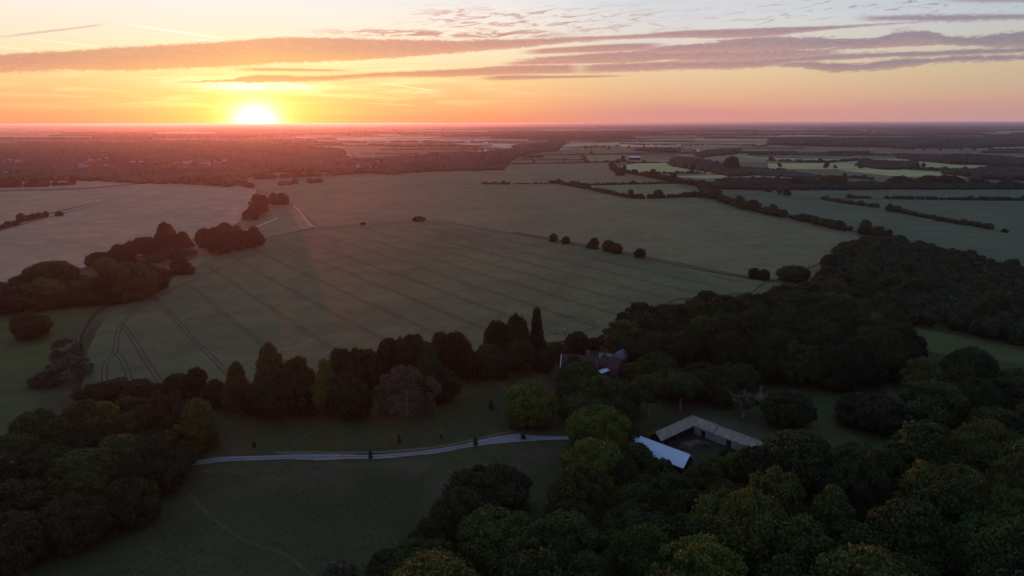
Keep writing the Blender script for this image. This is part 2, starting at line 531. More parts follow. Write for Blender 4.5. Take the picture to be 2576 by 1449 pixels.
FIELDS = [  # name, material, z, label, outline in the photograph
    ('wheat_field', C_WHEAT, 0.55, 'broad sloping wheat field with curved tractor lines', [(198, 1005), (212, 940), (222, 880), (243, 832), (272, 790), (305, 765), (420, 708), (540, 648), (700, 597), (860, 572), (1050, 559),
        (1100, 560), (1180, 570), (1290, 588), (1400, 607), (1600, 648), (1780, 684), (1925, 708), (1890, 735), (1700, 752), (1610, 795), (1540, 850), (1440, 852),
        (1300, 880), (1200, 885), (1000, 925), (700, 962), (500, 990), (330, 1010)]),
    ('wheat_field', C_TAN, 0.5, 'wide tan field behind the wheat brow', [(640, 474), (660, 462), (1000, 438), (1130, 427), (1290, 414), (1530, 409), (1545, 430), (1600, 446), (1700, 463), (1755, 497),
        (1830, 524), (1900, 541), (2000, 562), (2100, 586), (2190, 600), (2130, 608), (2085, 652), (2010, 682), (1950, 705), (1790, 677), (1610, 642), (1400, 601), (1290, 582),
        (1180, 564), (1100, 553), (1050, 552), (860, 566), (802, 570), (770, 540), (742, 520), (700, 495)]),
    ('wheat_field', C_VEILTAN, 0.45, 'thin pale field at the left edge above the farm track', [(-150, 452), (300, 452), (610, 450), (590, 458), (440, 452), (220, 472), (-150, 482)]),
    ('wheat_field', C_VEILTAN, 0.5, 'left field between the far hedge and the farm track', [(-200, 486), (200, 478), (440, 455), (468, 454), (430, 461), (250, 507), (100, 541), (0, 568), (-200, 620)]),
    ('wheat_field', C_VEILTAN, 0.55, 'left field on the near side of the farm track', [(-200, 640), (0, 582), (110, 550), (250, 513), (440, 462), (482, 455), (530, 457), (600, 467), (645, 478), (640, 495), (600, 560), (500, 596),
        (430, 612), (300, 640), (215, 672), (100, 708), (0, 738), (-200, 800)]),
    ('wheat_field', C_TAN, 0.5, 'small triangular field behind the copse', [(655, 560), (700, 530), (738, 524), (765, 550), (790, 572), (700, 592), (600, 620), (500, 668), (470, 680), (450, 668), (560, 620)]),
    ('barley_field', C_OLIVE, 0.62, 'small olive field inside the diagonal hedge', [(1455, 468), (1560, 466), (1700, 463), (1762, 490), (1680, 496), (1590, 497), (1530, 485)]),
    ('barley_field', C_PALE, 0.7, 'pale gold field with a curved left end', [(1562, 418), (1600, 411), (1700, 409), (1740, 413), (1800, 423), (1890, 437), (1640, 438), (1575, 431)]),
    ('barley_field', C_PALE, 0.7, 'thin pale strip field below the curved gold field', [(1690, 443), (1930, 437), (2010, 447), (1760, 448)]),
    ('barley_field', C_OLIVE, 0.6, 'narrow olive field beside the wooded hedge', [(1765, 451), (1905, 450), (1850, 463), (1790, 466)]),
    ('green_field', C_TEAL, 0.6, 'grey green field in front of the right tree belt', [(1800, 475), (1930, 474), (2650, 472), (2650, 503), (2330, 501), (1990, 498), (1930, 480)]),
    ('green_field', C_TEAL, 0.55, 'large grey green field behind the right wood', [(1805, 479), (1935, 482), (1990, 499), (2330, 503), (2650, 506), (2650, 720), (2480, 660), (2400, 636), (2250, 592), (2200, 594), (2090, 566), (2000, 546), (1850, 512)]),
    ('barley_field', C_PALE, 0.8, 'pale strip field on the right, upper of two', [(1932, 411), (2069, 410), (2139, 411), (2227, 421), (2282, 426), (2202, 425), (1932, 425)]),
    ('barley_field', C_PALE, 0.8, 'pale wedge field on the right, lower of two', [(2107, 427), (2182, 426), (2282, 427), (2452, 440), (2452, 445), (2407, 448), (2244, 442)]),
    ('barley_field', C_PALE, 0.8, 'pale field near the right edge between two woods', [(2307, 408), (2519, 412), (2470, 422), (2407, 425), (2332, 420)]),
    ('green_field', C_TEAL, 0.65, 'green grey field under the pale wedge', [(1932, 427), (2100, 427), (2240, 443), (2232, 461), (2107, 465), (2057, 445), (1994, 431)]),
    ('green_field', C_TEAL, 0.65, 'green grey field at the right edge behind the belt', [(2407, 449), (2457, 446), (2650, 452), (2650, 464), (2420, 463)]),
    ('grey_field', C_GREY, 0.7, 'long flat grey field in front of the far right wood', [(1850, 372), (1982, 367), (2257, 367), (2407, 375), (2650, 378), (2650, 392), (2257, 388), (2250, 398), (2157, 399), (2044, 398), (1900, 395)]),
    ('barley_field', C_PALE, 1.0, 'narrow golden field far off in the middle', [(1423, 366), (1438, 360), (1558, 360), (1558, 367), (1463, 368)]),
    ('grey_field', C_GREY, 0.8, 'flat grey field beyond the golden one', [(1420, 344), (1595, 343), (1600, 355), (1488, 359), (1423, 359)]),
    ('grey_field', C_GREY, 0.8, 'wide grey field with scattered trees behind it', [(1310, 383), (1463, 372), (1688, 375), (1713, 384), (1468, 389), (1328, 390)]),
    ('grey_field', C_GREY, 0.75, 'grey field with faint lines, upper strip', [(1288, 391), (1462, 391), (1468, 401), (1275, 402)]),
    ('grey_field', C_GREY, 0.75, 'grey field with faint lines, lower strip', [(1275, 404), (1468, 404), (1473, 409), (1270, 412)]),
    ('barley_field', C_OLIVE, 0.75, 'olive field in front of the long open barn', [(1470, 390), (1583, 391), (1575, 406), (1475, 408)]),
    ('barley_field', C_OLIVE, 0.75, 'olive field right of the long open barn', [(1620, 402), (1683, 402), (1680, 409), (1625, 409)]),
    ('barley_field', C_OLIVE, 0.8, 'olive field among the far right hedges, upper', [(1713, 366), (1788, 366), (1932, 372), (1932, 378), (1738, 381)]),
    ('barley_field', C_OLIVE, 0.8, 'olive field among the far right hedges, lower', [(1770, 393), (1838, 391), (1932, 402), (2060, 406), (1932, 409), (1838, 407), (1775, 401)]),
    ('grey_field', C_GREY, 0.75, 'open brown airfield beyond the village wood', [(869, 366), (1156, 362), (1288, 376), (1119, 383), (1019, 390), (894, 398), (864, 376)]),
    ('barley_field', C_OLIVE, 0.55, 'thin field between the village wood and the hedge', [(660, 440), (691, 429), (819, 426), (939, 427), (919, 432), (744, 441)]),
    ('barley_field', C_OLIVE, 1.0, 'pale strip field far off on the left, upper', [(0, 343), (180, 340), (300, 338), (420, 341), (230, 344), (0, 348)]),
    ('grey_field', C_TAN, 1.0, 'pale strip field far off on the left, lower', [(-50, 356), (180, 357), (450, 352), (640, 352), (640, 356), (120, 364), (-50, 364)]),
    ('pasture_field', C_GRASS, 0.02, 'yellow green pasture at the left edge with one round tree', [(-200, 830), (0, 792), (150, 768), (262, 756), (240, 785), (205, 830), (150, 862), (110, 940), (130, 1000), (150, 1060), (60, 1110), (-200, 1190)]),
    ('pasture_field', C_SCRUB, 0.03, 'strip of dry rough grass beside the pale wheat', [(262, 756), (285, 764), (240, 800), (212, 850), (202, 900), (190, 1005), (160, 1040), (110, 1080), (95, 960), (150, 870), (205, 820)]),
    ('pasture_field', C_GRASS, 0.03, 'bright green glade between the right woods', [(2290, 822), (2400, 843), (2650, 905), (2650, 925), (2450, 900), (2340, 885), (2320, 860)]),
    ('pasture_field', C_GLADE, 0.012, 'dark green glade with a pale path below the rounded wood', [(1870, 890), (1960, 900), (2100, 935), (2210, 930), (2280, 1000), (2330, 1080), (2200, 1150), (2030, 1130), (1940, 1060), (1880, 990)]),
    ('lawn', C_MOWN, 0.02, 'brown mown paddock left of the farmhouse', [(1278, 940), (1330, 916), (1402, 912), (1402, 985), (1380, 990), (1300, 962)]),
    ('pasture_field', C_SCRUB, 0.02, 'brown rough ground behind the tiled stable roofs', [(1600, 1075), (1640, 1010), (1790, 1005), (1900, 1045), (2000, 1090), (2000, 1130), (1930, 1130), (1745, 1050)]),
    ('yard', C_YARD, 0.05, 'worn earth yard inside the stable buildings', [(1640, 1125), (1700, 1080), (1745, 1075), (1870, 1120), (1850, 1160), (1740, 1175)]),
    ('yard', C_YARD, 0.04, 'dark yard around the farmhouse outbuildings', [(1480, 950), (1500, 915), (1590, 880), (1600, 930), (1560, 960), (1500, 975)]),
    ('pasture_field', C_SCRUB, 0.02, 'dry patchy ground between the reddish trees and the pasture', [(0, 745), (100, 705), (190, 672), (420, 628), (500, 640), (500, 668), (400, 715), (270, 752), (150, 765), (0, 790)]),
]
for name, mat, z, label, pts in FIELDS:
    P = [G(x, y, z) for x, y in pts]
    nP = len(P)
    verts = [tuple(p) for p in P] + [(p.x, p.y, -0.05) for p in P]
    faces = [tuple(range(nP))] + [(i, (i + 1) % nP, nP + (i + 1) % nP, nP + i) for i in range(nP)]
    o = mesh_obj(name, verts, faces, mat)
    tag(o, label, name.replace('_', ' '), kind='structure')


def catmull(P, step):
    out = []
    P = [P[0] + (P[0] - P[1])] + list(P) + [P[-1] + (P[-1] - P[-2])]
    for i in range(1, len(P) - 2):
        p0, p1, p2, p3 = P[i - 1:i + 3]
        nseg = max(1, int((p2 - p1).length / step))
        for k in range(nseg):
            t = k / nseg
            out.append(0.5 * ((2 * p1) + (-p0 + p2) * t + (2 * p0 - 5 * p1 + 4 * p2 - p3) * t * t + (-p0 + 3 * p1 - 3 * p2 + p3) * t ** 3))
    out.append(P[-2])
    return out


def ribbon_geo(pts, wl, wr, z, rng=None, jit=0.0):
    """flat strip along world points, wl left and wr right of the line"""
    V, F = [], []
    for i, p in enumerate(pts):
        d = (pts[min(i + 1, len(pts) - 1)] - pts[max(i - 1, 0)])
        d.z = 0
        d.normalize()
        nrm = Vector((-d.y, d.x, 0))
        j1 = rng.uniform(-jit, jit) if rng else 0
        j2 = rng.uniform(-jit, jit) if rng else 0
        a, b_ = p + nrm * (wl + j1), p - nrm * (wr + j2)
        V += [(a.x, a.y, z), (b_.x, b_.y, z)]
        if i:
            k = 2 * i
            F.append((k - 2, k - 1, k + 1, k))
    return V, F


def path(name, pts, width, z, mat, label, cat, jit=0.1, step=3.0):
    r = random.Random(len(pts) * 7 + int(pts[0][0]))
    P = catmull([G(x, y, z) for x, y in pts], step)
    V, F = ribbon_geo(P, width / 2, width / 2, z, r, jit)
    o = mesh_obj(name, V, F, mat)
    tag(o, label, cat, kind='structure')
    return o


M_GRAVEL = surf('pale_gravel', (0.27, 0.27, 0.275), 0.5, 0.5, 0.85, 2.6, (0.18, 0.175, 0.16))
M_VERGE = surf('dry_verge_grass', (0.15, 0.125, 0.07), 0.6, 0.3, 0.95, 2.0)
M_DIRT = surf('bare_earth', (0.46, 0.39, 0.31), 0.4, 0.2, 0.95, 1.5)
M_RUT = surf('dark_rut_soil', (0.052, 0.050, 0.032), 0.4, 0.3, 0.95, 2.0)  # dark mottled soil for the tractor ruts and drive median
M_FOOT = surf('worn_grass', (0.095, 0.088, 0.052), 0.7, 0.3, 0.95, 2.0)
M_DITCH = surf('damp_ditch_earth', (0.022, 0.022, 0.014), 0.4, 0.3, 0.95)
M_DRY = surf('bleached_grass', (0.13, 0.115, 0.075), 0.7, 0.2, 0.95, 2.2)

# gravel drive: two edges traced, so its width follows the photograph
up = [(380, 1186), (425, 1173), (480, 1160), (540, 1151), (620, 1147), (700, 1145), (790, 1142), (860, 1143), (930, 1144), (1000, 1140), (1100, 1129), (1180, 1114), (1240, 1099),
      (1300, 1091), (1350, 1096), (1420, 1097), (1470, 1092), (1540, 1080)]
dn = [(380, 1194), (425, 1181), (490, 1170), (540, 1163), (620, 1158), (700, 1155), (790, 1157), (860, 1155), (930, 1154), (1000, 1150), (1100, 1139), (1180, 1125), (1240, 1116),
      (1300, 1111), (1350, 1108), (1420, 1106), (1470, 1102), (1540, 1092)]
U = catmull([G(x, y, 0.05) for x, y in up], 4.0)
D = catmull([G(x, y, 0.05) for x, y in dn], 4.0)
nn = 260
rr = random.Random(5)
V = []
for i in range(nn):
    a = U[int(i * (len(U) - 1) / (nn - 1))]
    c = D[int(i * (len(D) - 1) / (nn - 1))]
    V += [(a.x, a.y + 0.12 * math.sin(i * .21), 0.05), (c.x, c.y + 0.2 * math.sin(i * .17 + 1), 0.05)]
o = mesh_obj('drive', V, [(2 * i, 2 * i + 1, 2 * i + 3, 2 * i + 2) for i in range(nn - 1)], M_GRAVEL)
tag(o, 'pale gravel drive curving across the dark park', 'drive', kind='structure')
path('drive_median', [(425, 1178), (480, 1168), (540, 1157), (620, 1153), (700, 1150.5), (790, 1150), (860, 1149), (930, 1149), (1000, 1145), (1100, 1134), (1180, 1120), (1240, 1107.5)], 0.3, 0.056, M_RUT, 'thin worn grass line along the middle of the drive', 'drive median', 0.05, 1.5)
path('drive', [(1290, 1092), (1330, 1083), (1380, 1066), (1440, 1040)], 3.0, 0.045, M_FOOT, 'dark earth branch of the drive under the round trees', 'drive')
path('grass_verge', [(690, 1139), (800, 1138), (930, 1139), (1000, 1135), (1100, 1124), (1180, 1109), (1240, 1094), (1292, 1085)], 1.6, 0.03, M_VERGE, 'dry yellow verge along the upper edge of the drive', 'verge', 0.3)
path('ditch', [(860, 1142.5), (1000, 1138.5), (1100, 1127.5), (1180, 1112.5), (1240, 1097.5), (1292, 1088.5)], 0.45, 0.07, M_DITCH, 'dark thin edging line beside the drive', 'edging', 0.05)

for pts, w_, mat, nm, lb, z in [
    ([(-60, 600), (0, 574), (60, 560), (110, 546), (250, 510), (350, 484), (430, 463), (475, 455)], 5.0, M_DIRT, 'farm_track', 'pale farm track climbing across the left fields', 0.6),
    ([(30, 722), (100, 702), (190, 674), (260, 658), (400, 634), (480, 612), (560, 596), (640, 572), (700, 548)], 3.0, M_DIRT, 'farm_track', 'earth track behind the reddish field trees', 0.57),
    ([(738, 516), (757, 535), (775, 560), (795, 571), (860, 568), (1050, 555), (1100, 556), (1180, 566), (1290, 584)], 2.4, M_DIRT, 'farm_track', 'worn track over the brow between the two big fields', 0.6),
    ([(1290, 585), (1400, 604), (1600, 645), (1790, 681), (1940, 706)], 3.5, M_DRY, 'field_margin', 'dry grass margin between the two big fields', 0.58),
    ([(470, 1235), (520, 1290), (590, 1345), (650, 1372), (720, 1397), (790, 1452)], 0.9, M_FOOT, 'footpath', 'worn footpath running down the front park', 0.03),
    ([(0, 1405), (40, 1425), (70, 1455)], 0.9, M_FOOT, 'footpath', 'short worn footpath in the bottom left corner', 0.03),
    ([(735, 1115), (780, 1090), (840, 1062), (900, 1045)], 0.9, M_FOOT, 'footpath', 'faint footpath under the middle tree belt', 0.03),
    ([(1240, 958), (1265, 972), (1290, 1000)], 0.8, M_FOOT, 'footpath', 'faint curved footpath beside the round green tree', 0.03),
    ([(1940, 995), (1975, 984), (2012, 980), (2047, 973), (2076, 967), (2090, 961), (2087, 953)], 1.3, M_DRY, 'footpath', 'pale footpath on the glade below the rounded wood', 0.03),
    ([(2215, 950), (2240, 985), (2270, 1020), (2300, 1060)], 4.0, M_DRY, 'footpath', 'strip of dry grass along the right wood edge', 0.03),
    ([(2060, 1060), (2110, 1080), (2160, 1110)], 1.2, M_FOOT, 'footpath', 'faint path on the lower glade', 0.03),
    ([(1900, 1000), (1915, 990)], 5.0, M_DRY, 'bare_patch', 'small bare patch beside the dead tree', 0.03),
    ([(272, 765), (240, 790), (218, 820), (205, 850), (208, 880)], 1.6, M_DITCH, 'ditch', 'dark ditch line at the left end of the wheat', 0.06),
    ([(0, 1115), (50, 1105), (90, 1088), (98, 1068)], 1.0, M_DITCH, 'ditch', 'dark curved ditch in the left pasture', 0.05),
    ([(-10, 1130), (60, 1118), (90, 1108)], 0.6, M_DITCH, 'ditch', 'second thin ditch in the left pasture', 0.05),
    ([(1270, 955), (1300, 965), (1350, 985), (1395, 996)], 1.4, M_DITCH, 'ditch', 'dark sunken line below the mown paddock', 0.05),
]:
    path(nm, pts, w_, z, mat, lb, nm.replace('_', ' '))

# tractor lines in the wheat: parallel pairs of ruts every 24 m
wheat = wpoly(FIELDS[0][4], 0.55)
O0 = Vector((_a.x, _a.y))
NV = Vector((-ROWV.y, ROWV.x))
head = 9.0
V, F = [], []
r = random.Random(3)


def clear(p, m):
    return all(inside(wheat, p.x + m * math.cos(q), p.y + m * math.sin(q)) for q in (0, 1.57, 3.14, 4.71))


for k in range(-3, 20):
    for side in (-0.9, 0.9):
        run = []
        ph = r.uniform(0, 6)
        for i in range(-260, 160):
            t = i * 4.0
            off = k * -24.0 + side + 0.5 * math.sin(t / 60 + k) + 0.35 * math.sin(t / 17 + k * 2)
            p = O0 + ROWV * t - NV * off
            if clear(p, head):
                run.append(Vector((p.x, p.y, 0)))
            else:
                if len(run) > 3:
                    v, f_ = ribbon_geo(run, 0.28, 0.28, 0.60, r, 0.08)
                    b0 = len(V)
                    V += v
                    F += [tuple(q + b0 for q in ff) for ff in f_]
                run = []
for pts in ([(330, 790), (303, 820), (294, 850), (289, 885), (268, 912), (263, 935), (264, 985)], [(290, 885), (308, 905), (322, 940), (330, 975)],
            [(330, 790), (420, 735), (520, 690), (640, 640), (800, 590)], [(1360, 838), (1400, 840), (1470, 835), (1500, 820), (1480, 805), (1400, 790)]):
    P = catmull([G(x, y, 0.575) for x, y in pts], 3.0)
    for side in (-0.9, 0.9):
        v, f_ = ribbon_geo(P, 0.26 + side, 0.26 - side, 0.575, None)
        b0 = len(V)
        V += v
        F += [tuple(q + b0 for q in ff) for ff in f_]
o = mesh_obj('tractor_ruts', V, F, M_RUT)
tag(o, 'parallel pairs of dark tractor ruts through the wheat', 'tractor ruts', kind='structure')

# lakes
m_water, n, b = new_mat('still_water')
b.inputs['Base Color'].default_value = (0.02, 0.025, 0.03, 1)
b.inputs['Roughness'].default_value = 0.04
for lb, pts in (('narrow bright lake beyond the village wood, left one', [(1184, 377.6), (1200, 377.2), (1225, 378), (1224, 379.8), (1205, 380.4), (1186, 379.6)]),
                ('narrow bright lake beyond the village wood, right one', [(1246, 374.6), (1260, 374), (1274, 374.6), (1272, 376.4), (1255, 376.6)]),
                ('small bright pond beside the golden field', [(1379, 360), (1386, 359), (1392, 360.5), (1390, 363), (1382, 362)]),
                ('tiny bright pond far off on the left', [(190, 361), (198, 360.3), (202, 361.4), (195, 362.3)])):
    P = [G(x, y, 1.2) for x, y in pts]
    o = mesh_obj('lake', [tuple(p) for p in P], [tuple(range(len(P)))], m_water)
    tag(o, lb, 'lake', kind='structure')

# ---------------------------------------------------------------- foliage
def leaf_mat(name, c, c2, obj_var=0.35):
    m, n, b = new_mat(name)
    oi = n.t.nodes.new('ShaderNodeObjectInfo')
    pos = n.t.nodes.new('ShaderNodeNewGeometry').outputs['Position']
    a = n.noise(pos, 0.55, 3.0, 0.6)
    base = n.mix(n.step(a, 0.35, 0.65), tuple(c), tuple(c2))
    f1 = n.noise(pos, 2.3, 2.0, 0.6)
    base = n.mix(1.0, base, n.ramp(f1, [(0.3, (0.5, 0.54, 0.5)), (0.7, (1.55, 1.5, 1.45))]), 'MULTIPLY')
    base = n.mix(1.0, base, n.ramp(oi.outputs['Random'], [(0.0, (1 - obj_var, 1 - obj_var, 1 - obj_var)), (0.5, (1, 1, 0.95)), (1.0, (1 + obj_var, 1 + 0.8 * obj_var, 1))]), 'MULTIPLY')
    n.t.links.new(base, b.inputs['Base Color'])
    b.inputs['Roughness'].default_value = 0.75
    b.inputs['Specular IOR Level'].default_value = 0.2
    tr = n.t.nodes.new('ShaderNodeBsdfTranslucent')
    n.t.links.new(base, tr.inputs['Color'])
    mx = n.t.nodes.new('ShaderNodeMixShader')
    mx.inputs[0].default_value = 0.22
    out = n.t.nodes['Material Output']
    n.t.links.new(b.outputs[0], mx.inputs[1])
    n.t.links.new(tr.outputs[0], mx.inputs[2])
    n.t.links.new(mx.outputs[0], out.inputs['Surface'])
    return m


L_DARK = leaf_mat('dark_leaves', (0.025, 0.045, 0.018), (0.038, 0.063, 0.023))
L_MID = leaf_mat('mid_leaves', (0.037, 0.067, 0.020), (0.058, 0.095, 0.027))
L_OLIVE = leaf_mat('olive_leaves', (0.064, 0.082, 0.024), (0.098, 0.115, 0.032))
L_YEL = leaf_mat('yellow_green_leaves', (0.082, 0.125, 0.026), (0.130, 0.175, 0.034), 0.15)
L_GREY = leaf_mat('grey_leaves', (0.075, 0.075, 0.055), (0.11, 0.105, 0.078), 0.2)
L_RED = leaf_mat('copper_leaves', (0.032, 0.042, 0.018), (0.048, 0.058, 0.024))
L_FAR = leaf_mat('far_leaves', (0.024, 0.034, 0.024), (0.042, 0.054, 0.034), 0.1)
L_TUFT = leaf_mat('tussock_grass', (0.062, 0.070, 0.030), (0.115, 0.105, 0.058), 0.0)
LEAF = dict(d=L_DARK, m=L_MID, o=L_OLIVE, y=L_YEL, g=L_GREY, r=L_RED, f=L_FAR)
M_BARK = surf('bark', (0.085, 0.070, 0.052), 0.5, 1.2, 0.95)
M_PALEBARK = surf('pale_bark', (0.23, 0.21, 0.18), 0.4, 1.5, 0.9)


def ico(level):
    t = (1 + 5 ** 0.5) / 2
    v = [(-1, t, 0), (1, t, 0), (-1, -t, 0), (1, -t, 0), (0, -1, t), (0, 1, t), (0, -1, -t), (0, 1, -t), (t, 0, -1), (t, 0, 1), (-t, 0, -1), (-t, 0, 1)]
    f = [(0, 11, 5), (0, 5, 1), (0, 1, 7), (0, 7, 10), (0, 10, 11), (1, 5, 9), (5, 11, 4), (11, 10, 2), (10, 7, 6), (7, 1, 8),
         (3, 9, 4), (3, 4, 2), (3, 2, 6), (3, 6, 8), (3, 8, 9), (4, 9, 5), (2, 4, 11), (6, 2, 10), (8, 6, 7), (9, 8, 1)]
    v = [np.array(q, float) / np.linalg.norm(q) for q in v]
    for _ in range(level):
        cache, nf = {}, []

        def mid(a, b):
            k = (min(a, b), max(a, b))
            if k not in cache:
                q = v[a] + v[b]
                v.append(q / np.linalg.norm(q))
                cache[k] = len(v) - 1
            return cache[k]
        for a, b, c in f:
            ab, bc, ca = mid(a, b), mid(b, c), mid(c, a)
            nf += [(a, ab, ca), (b, bc, ab), (c, ca, bc), (ab, bc, ca)]
        f = nf
    return np.array(v), np.array(f)


ICO1, ICO2, ICO3 = ico(1), ico(2), ico(3)


def bumpy(V, rng, amp, freq=2.2):
    k = rng.normal(size=(6, 3)) * freq
    ph = rng.uniform(0, 6.28, 6)
    return V * (1 + amp * np.sin(V @ k.T + ph).sum(1) / 3.0)[:, None]


def leaves(P, N, size, rng, aspect=0.62):
    """diamond leaf sprays centred at P, facing N"""
    n_ = len(P)
    R = rng.normal(size=(n_, 3))
    T = np.cross(N, R)
    T /= np.linalg.norm(T, axis=1)[:, None] + 1e-9
    B = np.cross(N, T)
    sz = size * rng.uniform(0.55, 1.35, n_)[:, None]
    droop = N * sz * 0.25
    V = np.stack([P + T * sz, P + B * sz * aspect + droop, P - T * sz, P - B * sz * aspect + droop], 1).reshape(-1, 3)
    F = np.arange(4 * n_).reshape(-1, 4)
    return V, F


def crown_mesh(name, R, H, z0, seed, n_lobe=34, lobe=(0.24, 0.42), n_leaf=9000, leaf=0.42, prof='dome', core=True, ragged=0.10, mat=None):
    rng = np.random.default_rng(seed)
    hc = (H - z0)
    lob = []
    tries = 0
    asx, asy = rng.uniform(0.85, 1.12, 2)
    leanx, leany = rng.uniform(-0.12, 0.12, 2)
    while len(lob) < n_lobe and tries < 4000:
        tries += 1
        t = rng.uniform(0.02, 0.97) ** 0.85
        a = rng.uniform(0, 6.2832)
        if prof == 'dome':
            w = math.sqrt(max(0.0, 1 - abs((t - 0.38) / 0.62) ** 2.3)) if t > 0.38 else 0.78 + 0.22 * (t / 0.38)
        elif prof == 'tall':
            w = math.sqrt(max(0.0, 1 - abs((t - 0.35) / 0.65) ** 3.0)) if t > 0.35 else 0.8 + 0.2 * (t / 0.35)
            w *= 0.86 + 0.2 * math.sin(7 * t + seed)
        elif prof == 'egg':
            w = math.sqrt(max(0.0, 1 - t ** 1.7)) * (0.92 + 0.12 * math.sin(9 * t + seed))
        elif prof == 'cone':
            w = (1 - t) ** 0.75 * 0.98 + 0.04
        else:      # umbrella
            w = math.sqrt(max(0.0, 1 - ((t - 0.35) / 0.65) ** 2)) if t > 0.35 else 0.35 + 0.65 * (t / 0.35)
        lr = rng.uniform(*lobe) * R * (0.55 + 0.45 * w)
        rad = max(0.0, w * R - lr * 0.75) * (1 + rng.uniform(-ragged, ragged))
        c = np.array([math.cos(a) * rad * asx + leanx * t * R, math.sin(a) * rad * asy + leany * t * R, z0 + t * hc - lr * 0.45 * t])
        if any(np.linalg.norm(c - q[0]) < 0.55 * (lr + q[1]) * 0.8 for q in lob):
            continue
        lob.append((c, lr))
    C = np.array([q[0] for q in lob])
    Rr = np.array([q[1] for q in lob])
    w = Rr ** 2
    idx = rng.choice(len(lob), size=int(n_leaf * 3.4), p=w / w.sum())
    D = rng.normal(size=(len(idx), 3))
    D /= np.linalg.norm(D, axis=1)[:, None]
    out = C[idx] - np.array([leanx * R * .5, leany * R * .5, z0 + hc * 0.35])
    out /= np.linalg.norm(out, axis=1)[:, None] + 1e-9
    rr_ = rng.uniform(0.74, 1.16, len(idx))
    far_out = rng.uniform(0, 1, len(idx)) < 0.13
    rr_ = np.where(far_out, rr_ * 1.25, rr_)
    P = C[idx] + D * (Rr[idx] * rr_)[:, None] * np.array([1, 1, 0.85])
    keep = (D * out).sum(1) > -0.35
    for c, lr in lob:
        dd = np.linalg.norm((P - c) / np.array([1, 1, 0.85]), axis=1)
        keep &= dd > lr * 0.78
    keep &= P[:, 2] > z0 * 0.7
    P, D = P[keep][:n_leaf], D[keep][:n_leaf]
    N = D + rng.normal(size=P.shape) * 0.75
    N /= np.linalg.norm(N, axis=1)[:, None]
    V, F = leaves(P, N, leaf, rng)
    Vs, Fs, off = [V], [F], len(V)
    if core:
        for c, lr in lob:
            v, f = ICO1
            v = bumpy(v, rng, 0.12) * lr * 0.72 * np.array([1, 1, 0.85]) + c
            Vs.append(v)
            Fs.append(np.column_stack([f, f[:, 2]]) + off)
            off += len(v)
        v, f = ICO2
        if prof == 'cone':
            sc = np.array([R * 0.55 * asx, R * 0.55 * asy, hc * 0.46])
            v = v * np.where(v[:, 2:3] > 0, np.array([[0.55, 0.55, 1.0]]), 1.0)
        else:
            sc = np.array([R * 0.58 * asx, R * 0.58 * asy, hc * 0.38])
        v = bumpy(v, rng, 0.10) * sc + np.array([leanx * R * .4, leany * R * .4, z0 + hc * 0.44])
        Vs.append(v)
        Fs.append(np.column_stack([f, f[:, 2]]) + off)
        off += len(v)
        tri = v[f]
        nr = np.cross(tri[:, 1] - tri[:, 0], tri[:, 2] - tri[:, 0])
        nr /= np.linalg.norm(nr, axis=1)[:, None] + 1e-9
        mm = int(n_leaf * 0.3)
        ii = rng.choice(len(f), mm)
        ww = rng.dirichlet((1, 1, 1), mm)
        PP = (tri[ii] * ww[:, :, None]).sum(1) + nr[ii] * rng.uniform(0, 1.1, (mm, 1))
        NN = nr[ii] + rng.normal(size=PP.shape) * 0.6
        NN /= np.linalg.norm(NN, axis=1)[:, None]
        V2, F2 = leaves(PP, NN, leaf * 1.1, rng)
        Vs.append(V2)
        Fs.append(F2 + off)
    V = np.concatenate(Vs)
    F = np.concatenate(Fs)
    # triangles were written as degenerate quads: rebuild as polygons
    me = bpy.data.meshes.new(name)
    lt = np.where(F[:, 2] == F[:, 3], 3, 4)
    li = F.ravel()[np.where(np.tile([True, True, True, False], len(F)) | np.repeat(lt == 4, 4))[0]]
    ls = np.concatenate([[0], np.cumsum(lt)[:-1]])
    me.vertices.add(len(V))
    me.vertices.foreach_set('co', V.astype(np.float32).ravel())
    me.loops.add(len(li))
    me.loops.foreach_set('vertex_index', li.astype(np.int32))
    me.polygons.add(len(F))
    me.polygons.foreach_set('loop_start', ls.astype(np.int32))
    me.polygons.foreach_set('loop_total', lt.astype(np.int32))
    me.update(calc_edges=True)
    me.materials.append(mat or L_MID)
    return me, lob


def tube_geo(p0, p1, r0, r1, k=7):
    d = (p1 - p0)
    q = d.to_track_quat('Z', 'Y')
    V = []
    for p, r_ in ((p0, r0), (p1, r1)):
        for i in range(k):
            a = 6.28318 * i / k
            V.append(tuple(p + q @ Vector((math.cos(a) * r_, math.sin(a) * r_, 0))))
    F = [(i, (i + 1) % k, k + (i + 1) % k, k + i) for i in range(k)] + [tuple(range(k, 2 * k))]
    return V, F


